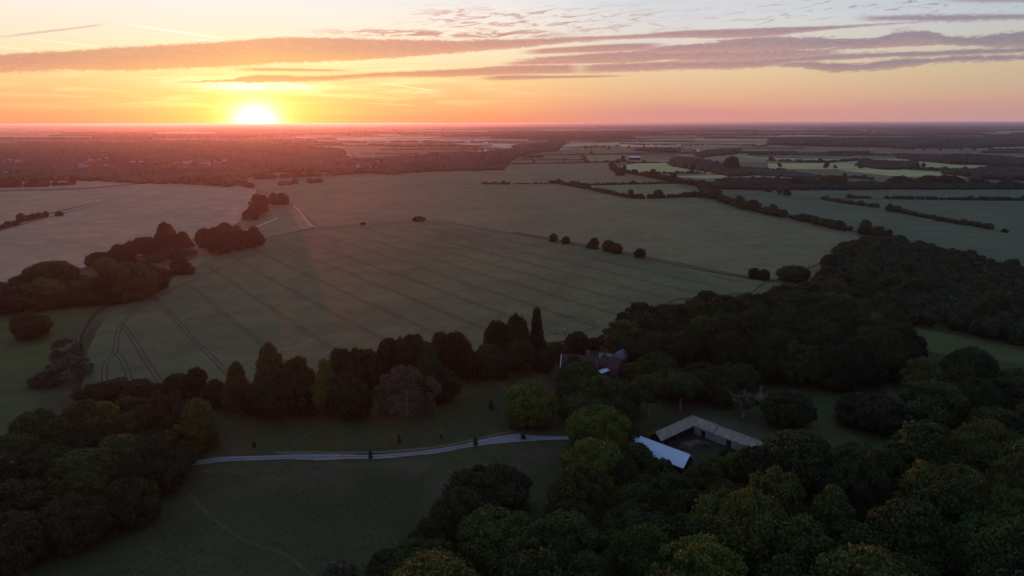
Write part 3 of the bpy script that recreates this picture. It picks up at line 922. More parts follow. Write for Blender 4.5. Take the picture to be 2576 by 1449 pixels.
def trunk_mesh(name, R, H, z0, seed, lobes, mat, n_limb=7, th=None):
    r = random.Random(seed)
    V, F = [], []

    def seg(a, b_, ra, rb, k=7):
        v, f = tube_geo(a, b_, ra, rb, k)
        o_ = len(V)
        V.extend(v)
        F.extend([tuple(q + o_ for q in ff) for ff in f])
    th = th or H * 0.028
    p = Vector((0, 0, -0.3))
    rad = th * 1.35
    tips = []
    top = z0 + (H - z0) * 0.55
    n_ = 5
    for i in range(n_):
        q = Vector((r.uniform(-.25, .25), r.uniform(-.25, .25), (i + 1) / n_ * top))
        r2 = th * (1.0 - 0.6 * (i + 1) / n_)
        seg(p, q, rad, r2)
        p, rad = q, r2
        tips.append((q, r2))
    ls = sorted(lobes, key=lambda _: r.random())[:n_limb]
    for c, lr in ls:
        c = Vector(c)
        st = tips[r.randint(1, 3)]
        m_ = st[0].lerp(c, 0.5) + Vector((0, 0, (c - st[0]).length * 0.08))
        seg(st[0], m_, st[1] * 0.6, st[1] * 0.38, 5)
        seg(m_, c, st[1] * 0.38, st[1] * 0.12, 5)
    me = bpy.data.meshes.new(name)
    me.from_pydata(V, [], F)
    me.materials.append(mat)
    return me


PROTO = {}


def proto(key, R, H, z0, seed, **kw):
    bark = kw.pop('bark', M_BARK)
    th = kw.pop('th', None)
    me, lob = crown_mesh('crown', R, H, z0, seed, **kw)
    tm = trunk_mesh('trunk', R, H, z0, seed, lob, bark, th=th)
    PROTO.setdefault(key, []).append((me, tm, R, H))


for sd in (1, 2, 3, 4, 5):
    proto('round', 7.5, 14.0, 1.6, sd, n_lobe=30 + sd * 3, n_leaf=11500, leaf=0.40)
for sd in (6, 7, 8):
    proto('round', 7.0, 15.5, 1.4, sd, n_lobe=26, lobe=(0.16, 0.52), n_leaf=11500, leaf=0.40, ragged=0.32)
for sd in (14, 15):
    proto('wide', 10.0, 14.0, 1.6, sd, n_lobe=40, lobe=(0.12, 0.42), n_leaf=17000, leaf=0.42, ragged=0.25)
for sd in (11, 12, 13):
    proto('wide', 10.0, 15.0, 1.8, sd, n_lobe=62, lobe=(0.11, 0.32), n_leaf=17000, leaf=0.42)
for sd in (21, 22, 23):
    proto('tall', 5.0, 17.0, 1.0, sd, n_lobe=38, lobe=(0.30, 0.5), n_leaf=11000, leaf=0.38, prof='tall', ragged=0.25)
for sd in (31, 32):
    proto('cone', 4.0, 20.0, 0.8, sd, n_lobe=52, lobe=(0.22, 0.36), n_leaf=11000, leaf=0.36, prof='cone', ragged=0.3)
for sd in (35, 36, 37):
    proto('ovate', 5.4, 15.0, 0.8, sd, n_lobe=44, lobe=(0.20, 0.42), n_leaf=10500, leaf=0.36, prof='egg', ragged=0.35)
for sd in (41, 42):
    proto('airy', 8.0, 15.0, 1.2, sd, n_lobe=44, lobe=(0.14, 0.26), n_leaf=8500, leaf=0.36, core=False, ragged=0.3, bark=M_PALEBARK, th=0.35)
for sd in (51, 52):
    proto('umbrella', 7.5, 16.0, 7.5, sd, n_lobe=26, lobe=(0.22, 0.36), n_leaf=9000, leaf=0.38, prof='umb', bark=M_PALEBARK, th=0.42)
for sd in (61, 62, 63):
    proto('bush', 3.0, 4.4, 0.1, sd, n_lobe=16, lobe=(0.32, 0.5), n_leaf=3200, leaf=0.30, ragged=0.2)
for sd in (71, 72):
    proto('sapling', 1.3, 4.2, 0.5, sd, n_lobe=14, lobe=(0.35, 0.5), n_leaf=1100, leaf=0.20, prof='cone', th=0.09)

RT = random.Random(42)
N_TREES = [0]


def put_tree(name, cat, label, kind, x, y, rx, h, tint, group=None, variant=None, ry=None):
    lst = PROTO[kind]
    me, tm, R, Hh = lst[RT.randrange(len(lst)) if variant is None else variant % len(lst)]
    root = empty(name, (x, y, 0), RT.uniform(0, 6.28))
    root.scale = (rx / R, (ry or rx) / R, h / Hh)
    tag(root, label, cat, group)
    tr = bpy.data.objects.new('trunk', tm)
    COL.objects.link(tr)
    tr.parent = root
    cr = bpy.data.objects.new('crown', me)
    COL.objects.link(cr)
    cr.parent = root
    cr.material_slots[0].link = 'OBJECT'
    cr.material_slots[0].material = LEAF[tint]
    N_TREES[0] += 1
    return root


def height_at(x, y, px, ytop):
    """height that makes a thing standing at x, y reach row ytop"""
    d = ray(px, ytop)
    t = math.hypot(x, y) / math.hypot(d.x, d.y)
    return HC + d.z * t


def T(cx, ytop, ybase, w, kind, tint, label, name='broadleaf_tree', cat='tree', group=None, v=None):
    """one tree measured from the photograph: centre, top and foot rows, crown width"""
    g = G(cx, ybase)
    slant = math.sqrt(g.x ** 2 + g.y ** 2 + HC ** 2)
    rx = 0.5 * w / FPX * slant * 1.02
    dirv = Vector((g.x, g.y)).normalized()
    bx, by = g.x + dirv.x * rx * 0.75, g.y + dirv.y * rx * 0.75     # the foot seen in front is the crown's near edge
    h = height_at(bx + dirv.x * rx * 0.25, by + dirv.y * rx * 0.25, cx, ytop)
    h = max(h, rx * 0.8)
    return put_tree(name, cat, label, kind, bx, by, rx, h, tint, group, v)


RED = 'trees standing between the left fields'
BELT = 'trees of the middle belt above the park'
TREES = [
    # left field trees
    (425, 556, 632, 50, 'ovate', 'r', 'tallest reddish tree of the left field row, pointed top', RED),
    (465, 580, 630, 32, 'ovate', 'r', 'slim reddish tree right beside the tallest one', RED),
    (408, 585, 634, 30, 'round', 'r', 'low reddish tree left against the tallest one', RED),
    (522, 574, 628, 44, 'round', 'r', 'left end tree of the clump on the wheat corner', RED),
    (556, 570, 642, 60, 'round', 'r', 'broad front tree of the clump on the wheat corner', RED),
    (570, 560, 610, 34, 'round', 'r', 'upper tree behind the clump on the wheat corner', RED),
    (602, 566, 632, 40, 'ovate', 'r', 'third tree of the clump on the wheat corner', RED),
    (643, 566, 620, 36, 'ovate', 'r', 'right end tree of the clump on the wheat corner', RED),
    (622, 580, 627, 34, 'round', 'r', 'low tree near the right end of the wheat corner clump', RED),
    (367, 597, 648, 74, 'wide', 'r', 'dark rounded tree left of the tallest reddish tree', RED),
    (302, 615, 668, 62, 'round', 'r', 'rounded tree two left of the tallest reddish tree', RED),
    (250, 634, 676, 46, 'round', 'r', 'dark tree at the left of the round pair', RED),
    (268, 648, 690, 48, 'round', 'o', 'paler bushy tree in front of the round pair', RED),
    (128, 657, 738, 104, 'wide', 'r', 'big dark dome tree at the left of the field row', RED),
    (70, 690, 742, 66, 'round', 'r', 'dark tree left against the big dome tree', RED),
    (118, 697, 775, 74, 'round', 'o', 'bushy tree in front of the big dome tree', RED),
    (335, 660, 762, 110, 'wide', 'o', 'very broad bushy tree at the wheat corner, left half', RED),
    (385, 668, 742, 70, 'round', 'r', 'right shoulder of the very broad bushy trees', RED),
    (280, 680, 768, 80, 'wide', 'r', 'left shoulder of the very broad bushy trees', RED),
    (457, 640, 695, 46, 'ovate', 'r', 'lone leaning tree standing inside the wheat corner', RED),
    (30, 722, 792, 80, 'round', 'r', 'dark tree at the left picture edge above the pasture', RED),
    (-20, 705, 790, 80, 'round', 'r', 'dark tree cut by the left edge above the pasture', RED),
    (85, 735, 788, 66, 'round', 'r', 'low dark tree above the pasture, second from the edge', RED),
    (150, 732, 778, 56, 'round', 'r', 'low dark tree behind the white high seat', RED),
    (210, 738, 770, 54, 'round', 'r', 'low bushy tree right of the white high seat', RED),
    (240, 705, 755, 60, 'round', 'r', 'bushy tree above right of the white high seat', RED),
    (84, 783, 856, 66, 'wide', 'r', 'lone dense round tree on the left pasture', None),
    (205, 690, 722, 40, 'bush', 'g', 'grey shrub between the dome tree and the broad trees', 'shrubs on the rough ground'),
    (180, 705, 735, 40, 'bush', 'g', 'grey shrub left on the rough ground', 'shrubs on the rough ground'),
    (440, 632, 652, 40, 'bush', 'r', 'low reddish shrub under the tallest tree', 'shrubs on the rough ground'),
    (395, 640, 660, 40, 'bush', 'r', 'low reddish shrub left of the lone leaning tree', 'shrubs on the rough ground'),
    (470, 628, 645, 36, 'bush', 'g', 'low pale shrub right of the tallest tree', 'shrubs on the rough ground'),
    (350, 655, 675, 34, 'bush', 'r', 'low reddish shrub above the very broad trees', 'shrubs on the rough ground'),
    # copse
    (645, 487, 517, 26, 'ovate', 'r', 'upper left tree of the little copse', 'trees of the little copse'),
    (662, 491, 524, 26, 'round', 'r', 'second tree of the little copse', 'trees of the little copse'),
    (688, 484, 517, 30, 'ovate', 'r', 'tallest tree of the little copse', 'trees of the little copse'),
    (712, 486, 518, 28, 'round', 'r', 'right end tree of the little copse', 'trees of the little copse'),
    (655, 505, 540, 34, 'round', 'r', 'middle tree of the little copse', 'trees of the little copse'),
    (632, 527, 555, 34, 'round', 'r', 'lowest front tree of the little copse', 'trees of the little copse'),
    (640, 515, 545, 30, 'round', 'r', 'left front tree of the little copse', 'trees of the little copse'),
    # brow trees
    (1053, 544, 557, 27, 'bush', 'd', 'round bush tree alone on the brow of the wheat field', 'single trees on the field edges'),
    (913, 559, 566, 12, 'bush', 'd', 'small bush on the brow left of the round bush', 'single trees on the field edges'),
    (1391, 587, 610, 22, 'round', 'd', 'first small tree on the margin between the big fields', 'single trees on the field edges'),
    (1423, 594, 616, 20, 'round', 'd', 'second small tree on the margin between the big fields', 'single trees on the field edges'),
    (1493, 596, 628, 30, 'ovate', 'd', 'third tree on the margin, forked and ragged', 'single trees on the field edges'),
    (1530, 604, 634, 28, 'round', 'm', 'left of the touching pair of trees on the margin', 'single trees on the field edges'),
    (1550, 612, 640, 28, 'round', 'd', 'right of the touching pair of trees on the margin', 'single trees on the field edges'),
    (1610, 625, 651, 28, 'round', 'd', 'last small tree alone on the margin', 'single trees on the field edges'),
    (1896, 674, 704, 28, 'round', 'd', 'left of two rounded trees at the end of the margin', 'single trees on the field edges'),
    (1922, 677, 706, 28, 'round', 'd', 'right of two rounded trees at the end of the margin', 'single trees on the field edges'),
    (1993, 668, 712, 66, 'wide', 'd', 'broad dark tree between the margin and the right wood', 'single trees on the field edges'),
    (149, 531, 545, 14, 'bush', 'r', 'small round tree beside the left farm track', 'single trees on the field edges'),
    (2526, 575, 586, 11, 'bush', 'd', 'tiny bush alone in the large right field', 'single trees on the field edges'),
    (1875, 505, 528, 38, 'round', 'm', 'left tree of the tall pair on the diagonal hedge', 'single trees on the field edges'),
    (1893, 503, 528, 34, 'round', 'm', 'right tree of the tall pair on the diagonal hedge', 'single trees on the field edges'),
    (1790, 475, 500, 46, 'round', 'm', 'bushy tree at the bend of the diagonal hedge', 'single trees on the field edges'),
    (2172, 571, 592, 24, 'round', 'd', 'small tree low on the diagonal hedge', 'single trees on the field edges'),
    (2238, 512, 533, 14, 'round', 'm', 'small tree at the top of the broken hedge', 'single trees on the field edges'),
    (2365, 545, 558, 18, 'bush', 'd', 'small dark tree midway along the broken hedge', 'single trees on the field edges'),
    # middle belt, back row left to right
    (240, 962, 1010, 70, 'round', 'r', 'low dark tree at the left end of the middle belt', BELT),
    (300, 952, 1015, 80, 'round', 'r', 'low dark tree, second of the middle belt from the left', BELT),
    (350, 955, 1022, 70, 'round', 'r', 'low dark tree, third of the middle belt from the left', BELT),
    (400, 965, 1030, 60, 'round', 'd', 'low dark tree, fourth of the middle belt from the left', BELT),
    (452, 938, 1015, 62, 'round', 'r', 'bushy tree left of the narrow dark column tree', BELT),
    (503, 922, 1020, 48, 'tall', 'd', 'narrow dark column tree in the left of the belt', BELT),
    (545, 955, 1030, 50, 'round', 'r', 'low loose tree between two column trees', BELT),
    (600, 903, 1040, 56, 'ovate', 'o', 'column tree with a yellowish top in the belt', BELT),
    (690, 856, 1010, 74, 'ovate', 'o', 'tallest golden topped tree of the left belt', BELT),
    (695, 935, 1062, 118, 'wide', 'r', 'large round dark tree in front of the golden topped tree', BELT),
    (640, 975, 1045, 60, 'round', 'r', 'low dark tree left of the large round dark tree', BELT),
    (760, 897, 1020, 72, 'round', 'o', 'pale topped tree right of the golden topped one', BELT),
    (770, 950, 1050, 70, 'round', 'r', 'dark tree filling below the pale topped one', BELT),
    (824, 900, 1050, 64, 'ovate', 'y', 'tall tree with a bright yellow green top and ragged side', BELT),
    (875, 935, 1058, 84, 'round', 'd', 'dark tree right against the bright topped tree', BELT),
    (905, 965, 1060, 60, 'round', 'd', 'lower dark tree right of the bright topped tree', BELT),
    (860, 878, 980, 76, 'round', 'r', 'dark reddish tree, left of the broad dark crowns', BELT),
    (915, 874, 1000, 88, 'wide', 'r', 'broad dark reddish crown in the back of the belt', BELT),
    (985, 850, 960, 74, 'round', 'r', 'tree at the left of the tall dark group', BELT),
    (1035, 842, 965, 92, 'wide', 'r', 'broad crown of the tall dark group', BELT),
    (1085, 858, 1005, 62, 'ovate', 'm', 'pale topped tree in front of the tall dark group', BELT),
    (1110, 836, 950, 60, 'round', 'r', 'tree behind the pale topped one', BELT),
    (1152, 836, 958, 76, 'round', 'r', 'round crown at the right of the tall dark group', BELT),
    (1025, 915, 1064, 126, 'airy', 'g', 'large grey airy tree with bare upper twigs', BELT),
    (1110, 925, 1020, 80, 'round', 'r', 'dark tree right behind the grey airy tree', BELT),
    (1180, 880, 965, 64, 'tall', 'r', 'narrow tree below the right round crown', BELT),
    (1225, 865, 965, 66, 'tall', 'd', 'column tree left of the three high trees', BELT),
    (1262, 888, 958, 60, 'tall', 'd', 'leafy tree in front of the three high trees', BELT),
    (1255, 808, 930, 62, 'round', 'd', 'first of the three high trees near the farmhouse', BELT),
    (1303, 793, 935, 62, 'round', 'r', 'second of the three high trees, spreading top', BELT),
    (1310, 850, 945, 66, 'round', 'r', 'dark tree below the spreading high tree', BELT),
    (1390, 862, 915, 56, 'round', 'd', 'low dark tree between the tall conifer and the house', BELT),
    (1365, 880, 938, 60, 'round', 'd', 'dark tree left of the house gable', BELT),
    (1452, 835, 900, 56, 'round', 'd', 'dark pointed tree behind the farmhouse', BELT),
    (1430, 866, 905, 50, 'round', 'd', 'dark tree just above the farmhouse roof', BELT),
    (1490, 850, 880, 34, 'bush', 'd', 'dark shrub behind the slate outbuilding', BELT),
    (1530, 842, 870, 50, 'bush', 'd', 'garden shrub above the pavilion roof', BELT),
    # left foreground
    (505, 994, 1150, 100, 'ovate', 'o', 'big tree with a light crown alone at the drive end', 'large trees left of the park'),
    (225, 1005, 1130, 90, 'wide', 'o', 'left one of three light crowned trees by the pasture', 'large trees left of the park'),
    (272, 1008, 1120, 60, 'tall', 'y', 'yellow crowned middle tree of the three by the pasture', 'large trees left of the park'),
    (338, 1036, 1140, 76, 'wide', 'o', 'right one of three light crowned trees by the pasture', 'large trees left of the park'),
    (330, 1000, 1080, 80, 'round', 'd', 'dark round crown behind the three light crowned trees', 'large trees left of the park'),
    (418, 985, 1130, 96, 'wide', 'r', 'dark tree between the three and the big light tree', 'large trees left of the park'),
    (455, 1030, 1150, 76, 'round', 'r', 'dark tree left against the big light tree', 'large trees left of the park'),
    (388, 1075, 1160, 64, 'tall', 'r', 'small upright tree in front of the left cluster', 'large trees left of the park'),
    (175, 847, 925, 52, 'airy', 'g', 'pale grey willow at the end of the wheat field', None),
    (180, 893, 970, 72, 'airy', 'g', 'pale grey spreading willow below the first willow', None),
    (118, 935, 975, 50, 'bush', 'g', 'grey straggling bush left of the willows', None),
    # centre trees around the drive
    (1332, 964, 1088, 136, 'wide', 'y', 'big round fresh green tree beside the drive fork', 'trees around the farm'),
    (1470, 990, 1075, 112, 'wide', 'm', 'green tree on the ridge of crowns, highest front one', 'trees around the farm'),
    (1500, 1022, 1160, 136, 'wide', 'y', 'bright green tree in the column of crowns above the barn', 'trees around the farm'),
    (1560, 1060, 1150, 90, 'round', 'd', 'dark tree between the bright one and the barn', 'trees around the farm'),
    (1490, 1104, 1262, 134, 'wide', 'y', 'bright topped tree left of the white roofed barn', 'trees around the farm'),
    (1460, 1080, 1200, 70, 'round', 'd', 'dark tree at the drive end', 'trees around the farm'),
    (1600, 1112, 1200, 66, 'tall', 'm', 'narrow tree leaning over the left end of the white roof', 'trees around the farm'),
    (1560, 1140, 1260, 80, 'round', 'd', 'dark tree in front of the left end of the white roof', 'trees around the farm'),
    (1450, 912, 995, 92, 'wide', 'm', 'round green tree directly before the farmhouse', 'trees around the farm'),
    (1443, 894, 965, 50, 'round', 'd', 'dark tree against the front of the farmhouse roof', 'trees around the farm'),
    (1482, 908, 968, 44, 'round', 'm', 'small green tree hiding the right end of the farmhouse', 'trees around the farm'),
    (1500, 947, 1040, 110, 'wide', 'm', 'green crown below the farmhouse yard', 'trees around the farm'),
    (1440, 955, 1020, 80, 'round', 'd', 'dark tree left below the farmhouse', 'trees around the farm'),
    (1565, 958, 1048, 86, 'wide', 'm', 'flat green crown right below the farmhouse yard', 'trees around the farm'),
    (1600, 912, 960, 76, 'wide', 'm', 'rounded green tree right of the farmhouse yard', 'trees around the farm'),
    (1655, 888, 962, 84, 'wide', 'm', 'high rounded tree at the start of the right glade', 'trees around the farm'),
    (1555, 1000, 1085, 80, 'round', 'd', 'dark tree below the flat green crown', 'trees around the farm'),
    (1632, 945, 1062, 92, 'umbrella', 'm', 'spreading tree with pale forked trunk left of the stables', 'trees around the farm'),
    (1710, 940, 1045, 94, 'umbrella', 'm', 'spreading tree with straight pale trunk above the stables', 'trees around the farm'),
    (1680, 930, 1010, 90, 'wide', 'd', 'dark crown behind the pale trunked trees', 'trees around the farm'),
    (1765, 915, 1015, 110, 'wide', 'd', 'broad dark crown left of the dead tree', 'trees around the farm'),
    (1850, 912, 990, 88, 'wide', 'm', 'greenish crown behind the dead tree', 'trees around the farm'),
    (1815, 950, 1030, 70, 'round', 'd', 'dark tree left against the dead tree', 'trees around the farm'),
    (1978, 985, 1086, 106, 'wide', 'd', 'round dark tree alone right of the dead tree', 'trees around the farm'),
    (2185, 1008, 1092, 160, 'wide', 'd', 'wide domed tree on the lower glade', 'trees around the farm'),
    (1850, 1138, 1205, 60, 'round', 'y', 'bright lime green tree below the stable yard', 'trees around the farm'),
    (1788, 1140, 1215, 56, 'round', 'y', 'lime green tree right of the white roof gable', 'trees around the farm'),
    (1880, 1122, 1190, 50, 'round', 'm', 'green tree in front of the long tiled roof', 'trees around the farm'),
    (1835, 1128, 1190, 50, 'round', 'd', 'dark tree at the open side of the stable yard', 'trees around the farm'),
    (1765, 1158, 1260, 90, 'round', 'o', 'feathery olive tree right below the white roof', 'trees around the farm'),
    (1660, 1150, 1250, 70, 'airy', 'm', 'feathery tree rising before the middle of the white roof', 'trees around the farm'),
    (1690, 1195, 1290, 90, 'round', 'd', 'dark tree below the white roof', 'trees around the farm'),
    (1620, 1195, 1290, 90, 'round', 'd', 'dark tree lower left of the white roof', 'trees around the farm'),
    # front trees
    (1230, 1180, 1330, 186, 'wide', 'd', 'huge dark dome tree at the edge of the front park', 'large front trees'),
    (1150, 1232, 1370, 116, 'wide', 'd', 'dark tree left below the huge dome tree', 'large front trees'),
    (1085, 1310, 1400, 90, 'round', 'd', 'dark smaller tree left of the front round tree', 'large front trees'),
    (1265, 1288, 1475, 206, 'wide', 'm', 'very large round tree in the bottom centre', 'large front trees'),
    (1065, 1362, 1520, 160, 'wide', 'm', 'bright topped tree at the bottom left of the wood', 'large front trees'),
    (985, 1385, 1500, 100, 'round', 'd', 'dark tree at the bottom left corner of the wood', 'large front trees'),
    (852, 1412, 1475, 62, 'bush', 'g', 'small grey bush tree alone at the bottom edge', 'large front trees'),
    (1590, 1220, 1330, 112, 'wide', 'm', 'round crown below the white roof, first', 'large front trees'),
    (1600, 1283, 1430, 192, 'wide', 'd', 'large round dark crown in the lower middle', 'large front trees'),
    (1430, 1262, 1400, 130, 'wide', 'd', 'dark crown right of the very large round tree', 'large front trees'),
    (1745, 1340, 1600, 206, 'airy2', 'y', 'nearest tree with a pale green ragged crown', 'large front trees'),
    (2280, 1405, 1580, 120, 'wide', 'o', 'light crowned tree at the bottom edge on the right', 'large front trees'),
    (1480, 1392, 1560, 100, 'round', 'm', 'tree at the bottom edge left of the nearest pale tree', 'large front trees'),
    (2400, 1165, 1320, 130, 'wide', 'o', 'olive gold crown in the right of the wood', 'large front trees'),
    (2530, 1228, 1370, 110, 'wide', 'o', 'olive crown at the right edge of the wood', 'large front trees'),
    (2150, 1112, 1200, 84, 'wide', 'o', 'small yellowish crown below the domed glade tree', 'large front trees'),
    (2330, 1060, 1150, 80, 'wide', 'o', 'yellowish crown at the right wood edge', 'large front trees'),
    (1830, 1215, 1310, 100, 'wide', 'o', 'pale topped crown under the lime green trees', 'large front trees'),
]
for sd in (81,):
    proto('airy2', 9.5, 16.0, 1.4, sd, n_lobe=60, lobe=(0.13, 0.22), n_leaf=20000, leaf=0.34, ragged=0.25)
placed = []
for cx, yt, yb, w, kind, tint, label, grp in TREES:
    nm, ct = ('shrub', 'shrub') if kind == 'bush' else ('broadleaf_tree', 'tree')
    o = T(cx, yt, yb, w, kind, tint, label, nm, ct, grp)
    placed.append((o.location.x, o.location.y, o.scale.x * PROTO[kind][0][2]))
for cx, yt, yb, w, tint, label in [(1349, 772, 925, 50, 'd', 'tall narrow conifer left of the farmhouse')]:
    o = T(cx, yt, yb, w, 'cone', tint, label, 'conifer_tree', 'conifer')
    placed.append((o.location.x, o.location.y, 5.0))
for cx, yt, yb, w, label in [(1196, 1099, 1124, 11, 'sapling on the upper edge of the drive before its fork'), (1316, 1090, 1107, 12, 'small dark sapling between drive and fork'),
                             (932, 1133, 1155, 10, 'sapling beside the middle of the drive'), (1005, 1094, 1116, 8, 'thin sapling on the lawn above the drive'),
                             (1236, 1008, 1032, 13, 'dark young conifer on the lawn below the mown paddock'), (640, 1110, 1126, 8, 'thin sapling on the lawn above the left drive'),
                             (1110, 1092, 1104, 7, 'very small sapling above the drive, right of the thin one')]:
    T(cx, yt, yb, w, 'sapling', 'd', label, 'young_tree', 'young tree', 'young trees planted in the park')

# ---- woods: crowns set out row by row
ORD = ['first', 'second', 'third', 'fourth', 'fifth', 'sixth', 'seventh', 'eighth', 'ninth', 'tenth', 'eleventh', 'twelfth', 'thirteenth', 'fourteenth', 'fifteenth', 'sixteenth',
       'seventeenth', 'eighteenth', 'nineteenth', 'twentieth', 'twenty first', 'twenty second', 'twenty third', 'twenty fourth']
TINTW = dict(d='dark green', m='green', o='olive', y='yellow green', g='grey green', r='brownish', f='dark')


def to_px(p):
    v = p - CAM
    z = v.dot(_f)
    return 1288 + FPX * v.dot(_r) / z, 724.5 - FPX * v.dot(_u) / z


def wood(poly_px, zc, spacing, rad, hgt, tints, place, seed, kinds=('round', 'wide'), gap=0.80, row=15.0, group=None, flat=False):
    poly = wpoly(poly_px, zc)
    r = random.Random(seed)
    xs, ys = [p[0] for p in poly], [p[1] for p in poly]
    pts = []
    for _ in range(9000):
        x, y = r.uniform(min(xs), max(xs)), r.uniform(min(ys), max(ys))
        if not inside(poly, x, y):
            continue
        R = r.uniform(*rad)
        if any((x - a) ** 2 + (y - c) ** 2 < ((R + q) * gap) ** 2 for a, c, q in placed):
            continue
        if any((x - a) ** 2 + (y - c) ** 2 < spacing ** 2 for a, c, q in pts):
            continue
        px, py = to_px(Vector((x, y, 14.0)))
        if not (-70 < px < 2650 and py < 1500):
            continue
        pts.append((x, y, R))
        placed.append((x, y, R))
    rows = {}
    y0_ = min((p[1] for p in pts), default=0)
    for p in pts:
        rows.setdefault(int((p[1] - y0_) / row), []).append(p)
    cnt = 0
    for ri, k in enumerate(sorted(rows)):
        for ci, (x, y, R) in enumerate(sorted(rows[k], key=lambda p: to_px(Vector((p[0], p[1], 10)))[0])):
            t = r.choice(tints)
            kind = r.choice(kinds)
            h = r.uniform(*hgt) * (0.75 + 0.25 * R / rad[1])
            size = 'broad' if R > (rad[0] + rad[1]) / 2 else 'small'
            lb = '%s %s crown, %s from left, %s row up, %s' % (size, TINTW[t], ORD[min(ci, 23)], ORD[min(ri, 23)], place.replace('the ', ''))
            put_tree('broadleaf_tree', 'tree', lb, kind, x, y, R, h, t, group or ('trees of ' + place))
            cnt += 1
    return cnt


BARN_CLEAR = [G(1670, 1140, 3), G(1700, 1150, 3), G(1690, 1090, 3), G(1740, 1095, 3), G(1800, 1110, 3), G(1790, 1130, 3), G(1860, 1115, 3), G(1740, 1120, 3), G(1900, 1120, 3), G(1640, 1115, 3)]
for p in BARN_CLEAR:
    placed.append((p.x, p.y, 9.0))
cnt = {}
cnt['front'] = wood([(1430, 1150), (1590, 1215), (1740, 1225), (1850, 1190), (1960, 1145), (2050, 1135), (2120, 1150), (2240, 1145), (2330, 1090), (2320, 1010), (2290, 960), (2370, 925),
      (2450, 930), (2700, 965), (2900, 1100), (2900, 1640), (900, 1640), (930, 1440), (1030, 1380), (1090, 1280), (1150, 1240), (1330, 1240), (1420, 1250)], 9.0, 10.6, (6.2, 10.2), (13, 19), 'dddddmmmdoo',
      'the lower right wood', 101, row=17, kinds=('round', 'wide', 'round', 'ovate'))
cnt['plantation'] = wood([(1785, 800), (1850, 782), (1950, 785), (2100, 782), (2220, 808), (2290, 850), (2300, 880), (2220, 915), (2100, 926), (1950, 905), (1810, 885), (1765, 850)], 9.0, 9.0, (7.5, 9.5), (17.5, 19.0), 'ddddm',
      'the smooth rounded wood', 102, gap=0.55, kinds=('wide',), row=14)
cnt['upperleft'] = wood([(1555, 815), (1650, 770), (1730, 752), (1880, 752), (1960, 728), (2050, 712), (2090, 680), (2200, 730), (2240, 785), (1850, 765), (1790, 790), (1750, 870), (1660, 880), (1590, 870)], 9.0, 10.4, (6.0, 9.5), (10, 15), 'dddmrdmo',
      'the wood above the farm', 103, row=18)
cnt['left'] = wood([(110, 1060), (200, 1080), (420, 1110), (440, 1175), (420, 1215), (330, 1265), (180, 1330), (-60, 1390), (-100, 1250), (0, 1140)], 8.0, 9.0, (6.0, 9.5), (12, 16), 'dddmr', 'the lower left wood', 104, row=15)
print('TREES', cnt, N_TREES)

# ---------------------------------------------------------------- hedges, scrub and distant woods
BL = []
for sd in range(10):
    rng = np.random.default_rng(500 + sd)
    v, f = ICO2
    BL.append((bumpy(bumpy(v, rng, 0.16, 2.0), rng, 0.10, 5.0), f))
BLF = []
for sd in range(8):
    rng = np.random.default_rng(600 + sd)
    v, f = ICO1
    BLF.append((bumpy(v, rng, 0.22, 2.4), f))


def blob_mesh(name, items, mat, protos, parent=None, spray=0.0, seed=0):
    """items: x, y, z, rx, ry, rz  joined into one mesh, with leaf sprays over the surface when spray > 0"""
    rng = np.random.default_rng(seed)
    Vs, Fs, off = [], [], 0
    for x, y, z, rx, ry, rz in items:
        v, f = protos[rng.integers(len(protos))]
        a = rng.uniform(0, 6.28)
        c, s_ = math.cos(a), math.sin(a)
        q = v @ np.array([[c, s_, 0], [-s_, c, 0], [0, 0, 1]])
        Vs.append(q * np.array([rx, ry, rz]) + np.array([x, y, z]))
        Fs.append(f + off)
        off += len(v)
    V, F = np.concatenate(Vs), np.concatenate(Fs)
    if spray > 0:
        tri = V[F]
        cen = tri.mean(1)
        nr = np.cross(tri[:, 1] - tri[:, 0], tri[:, 2] - tri[:, 0])
        ar = np.linalg.norm(nr, axis=1)
        nr /= ar[:, None] + 1e-9
        ok = (cen[:, 2] > 0.2) & (nr[:, 2] > -0.4)
        cen, nr, tri, ar = cen[ok], nr[ok], tri[ok], ar[ok]
        m_ = int(min(110000, ar.sum() * 0.5 / (spray ** 2) * 1.1))
        idx = rng.choice(len(cen), size=m_, p=ar / ar.sum())
        w = rng.dirichlet((1, 1, 1), m_)
        P = (tri[idx] * w[:, :, None]).sum(1) + nr[idx] * rng.uniform(-0.1, 0.5, (m_, 1)) * spray
        N = nr[idx] + rng.normal(size=P.shape) * 0.5
        N /= np.linalg.norm(N, axis=1)[:, None]
        lv, lf = leaves(P, N, spray, rng)
        lf3 = np.concatenate([lf[:, [0, 1, 2]], lf[:, [0, 2, 3]]]) + len(V)
        V = np.concatenate([V, lv])
        F = np.concatenate([F, lf3])
    return mesh_obj(name, V, F, mat, parent)


RH = random.Random(9)


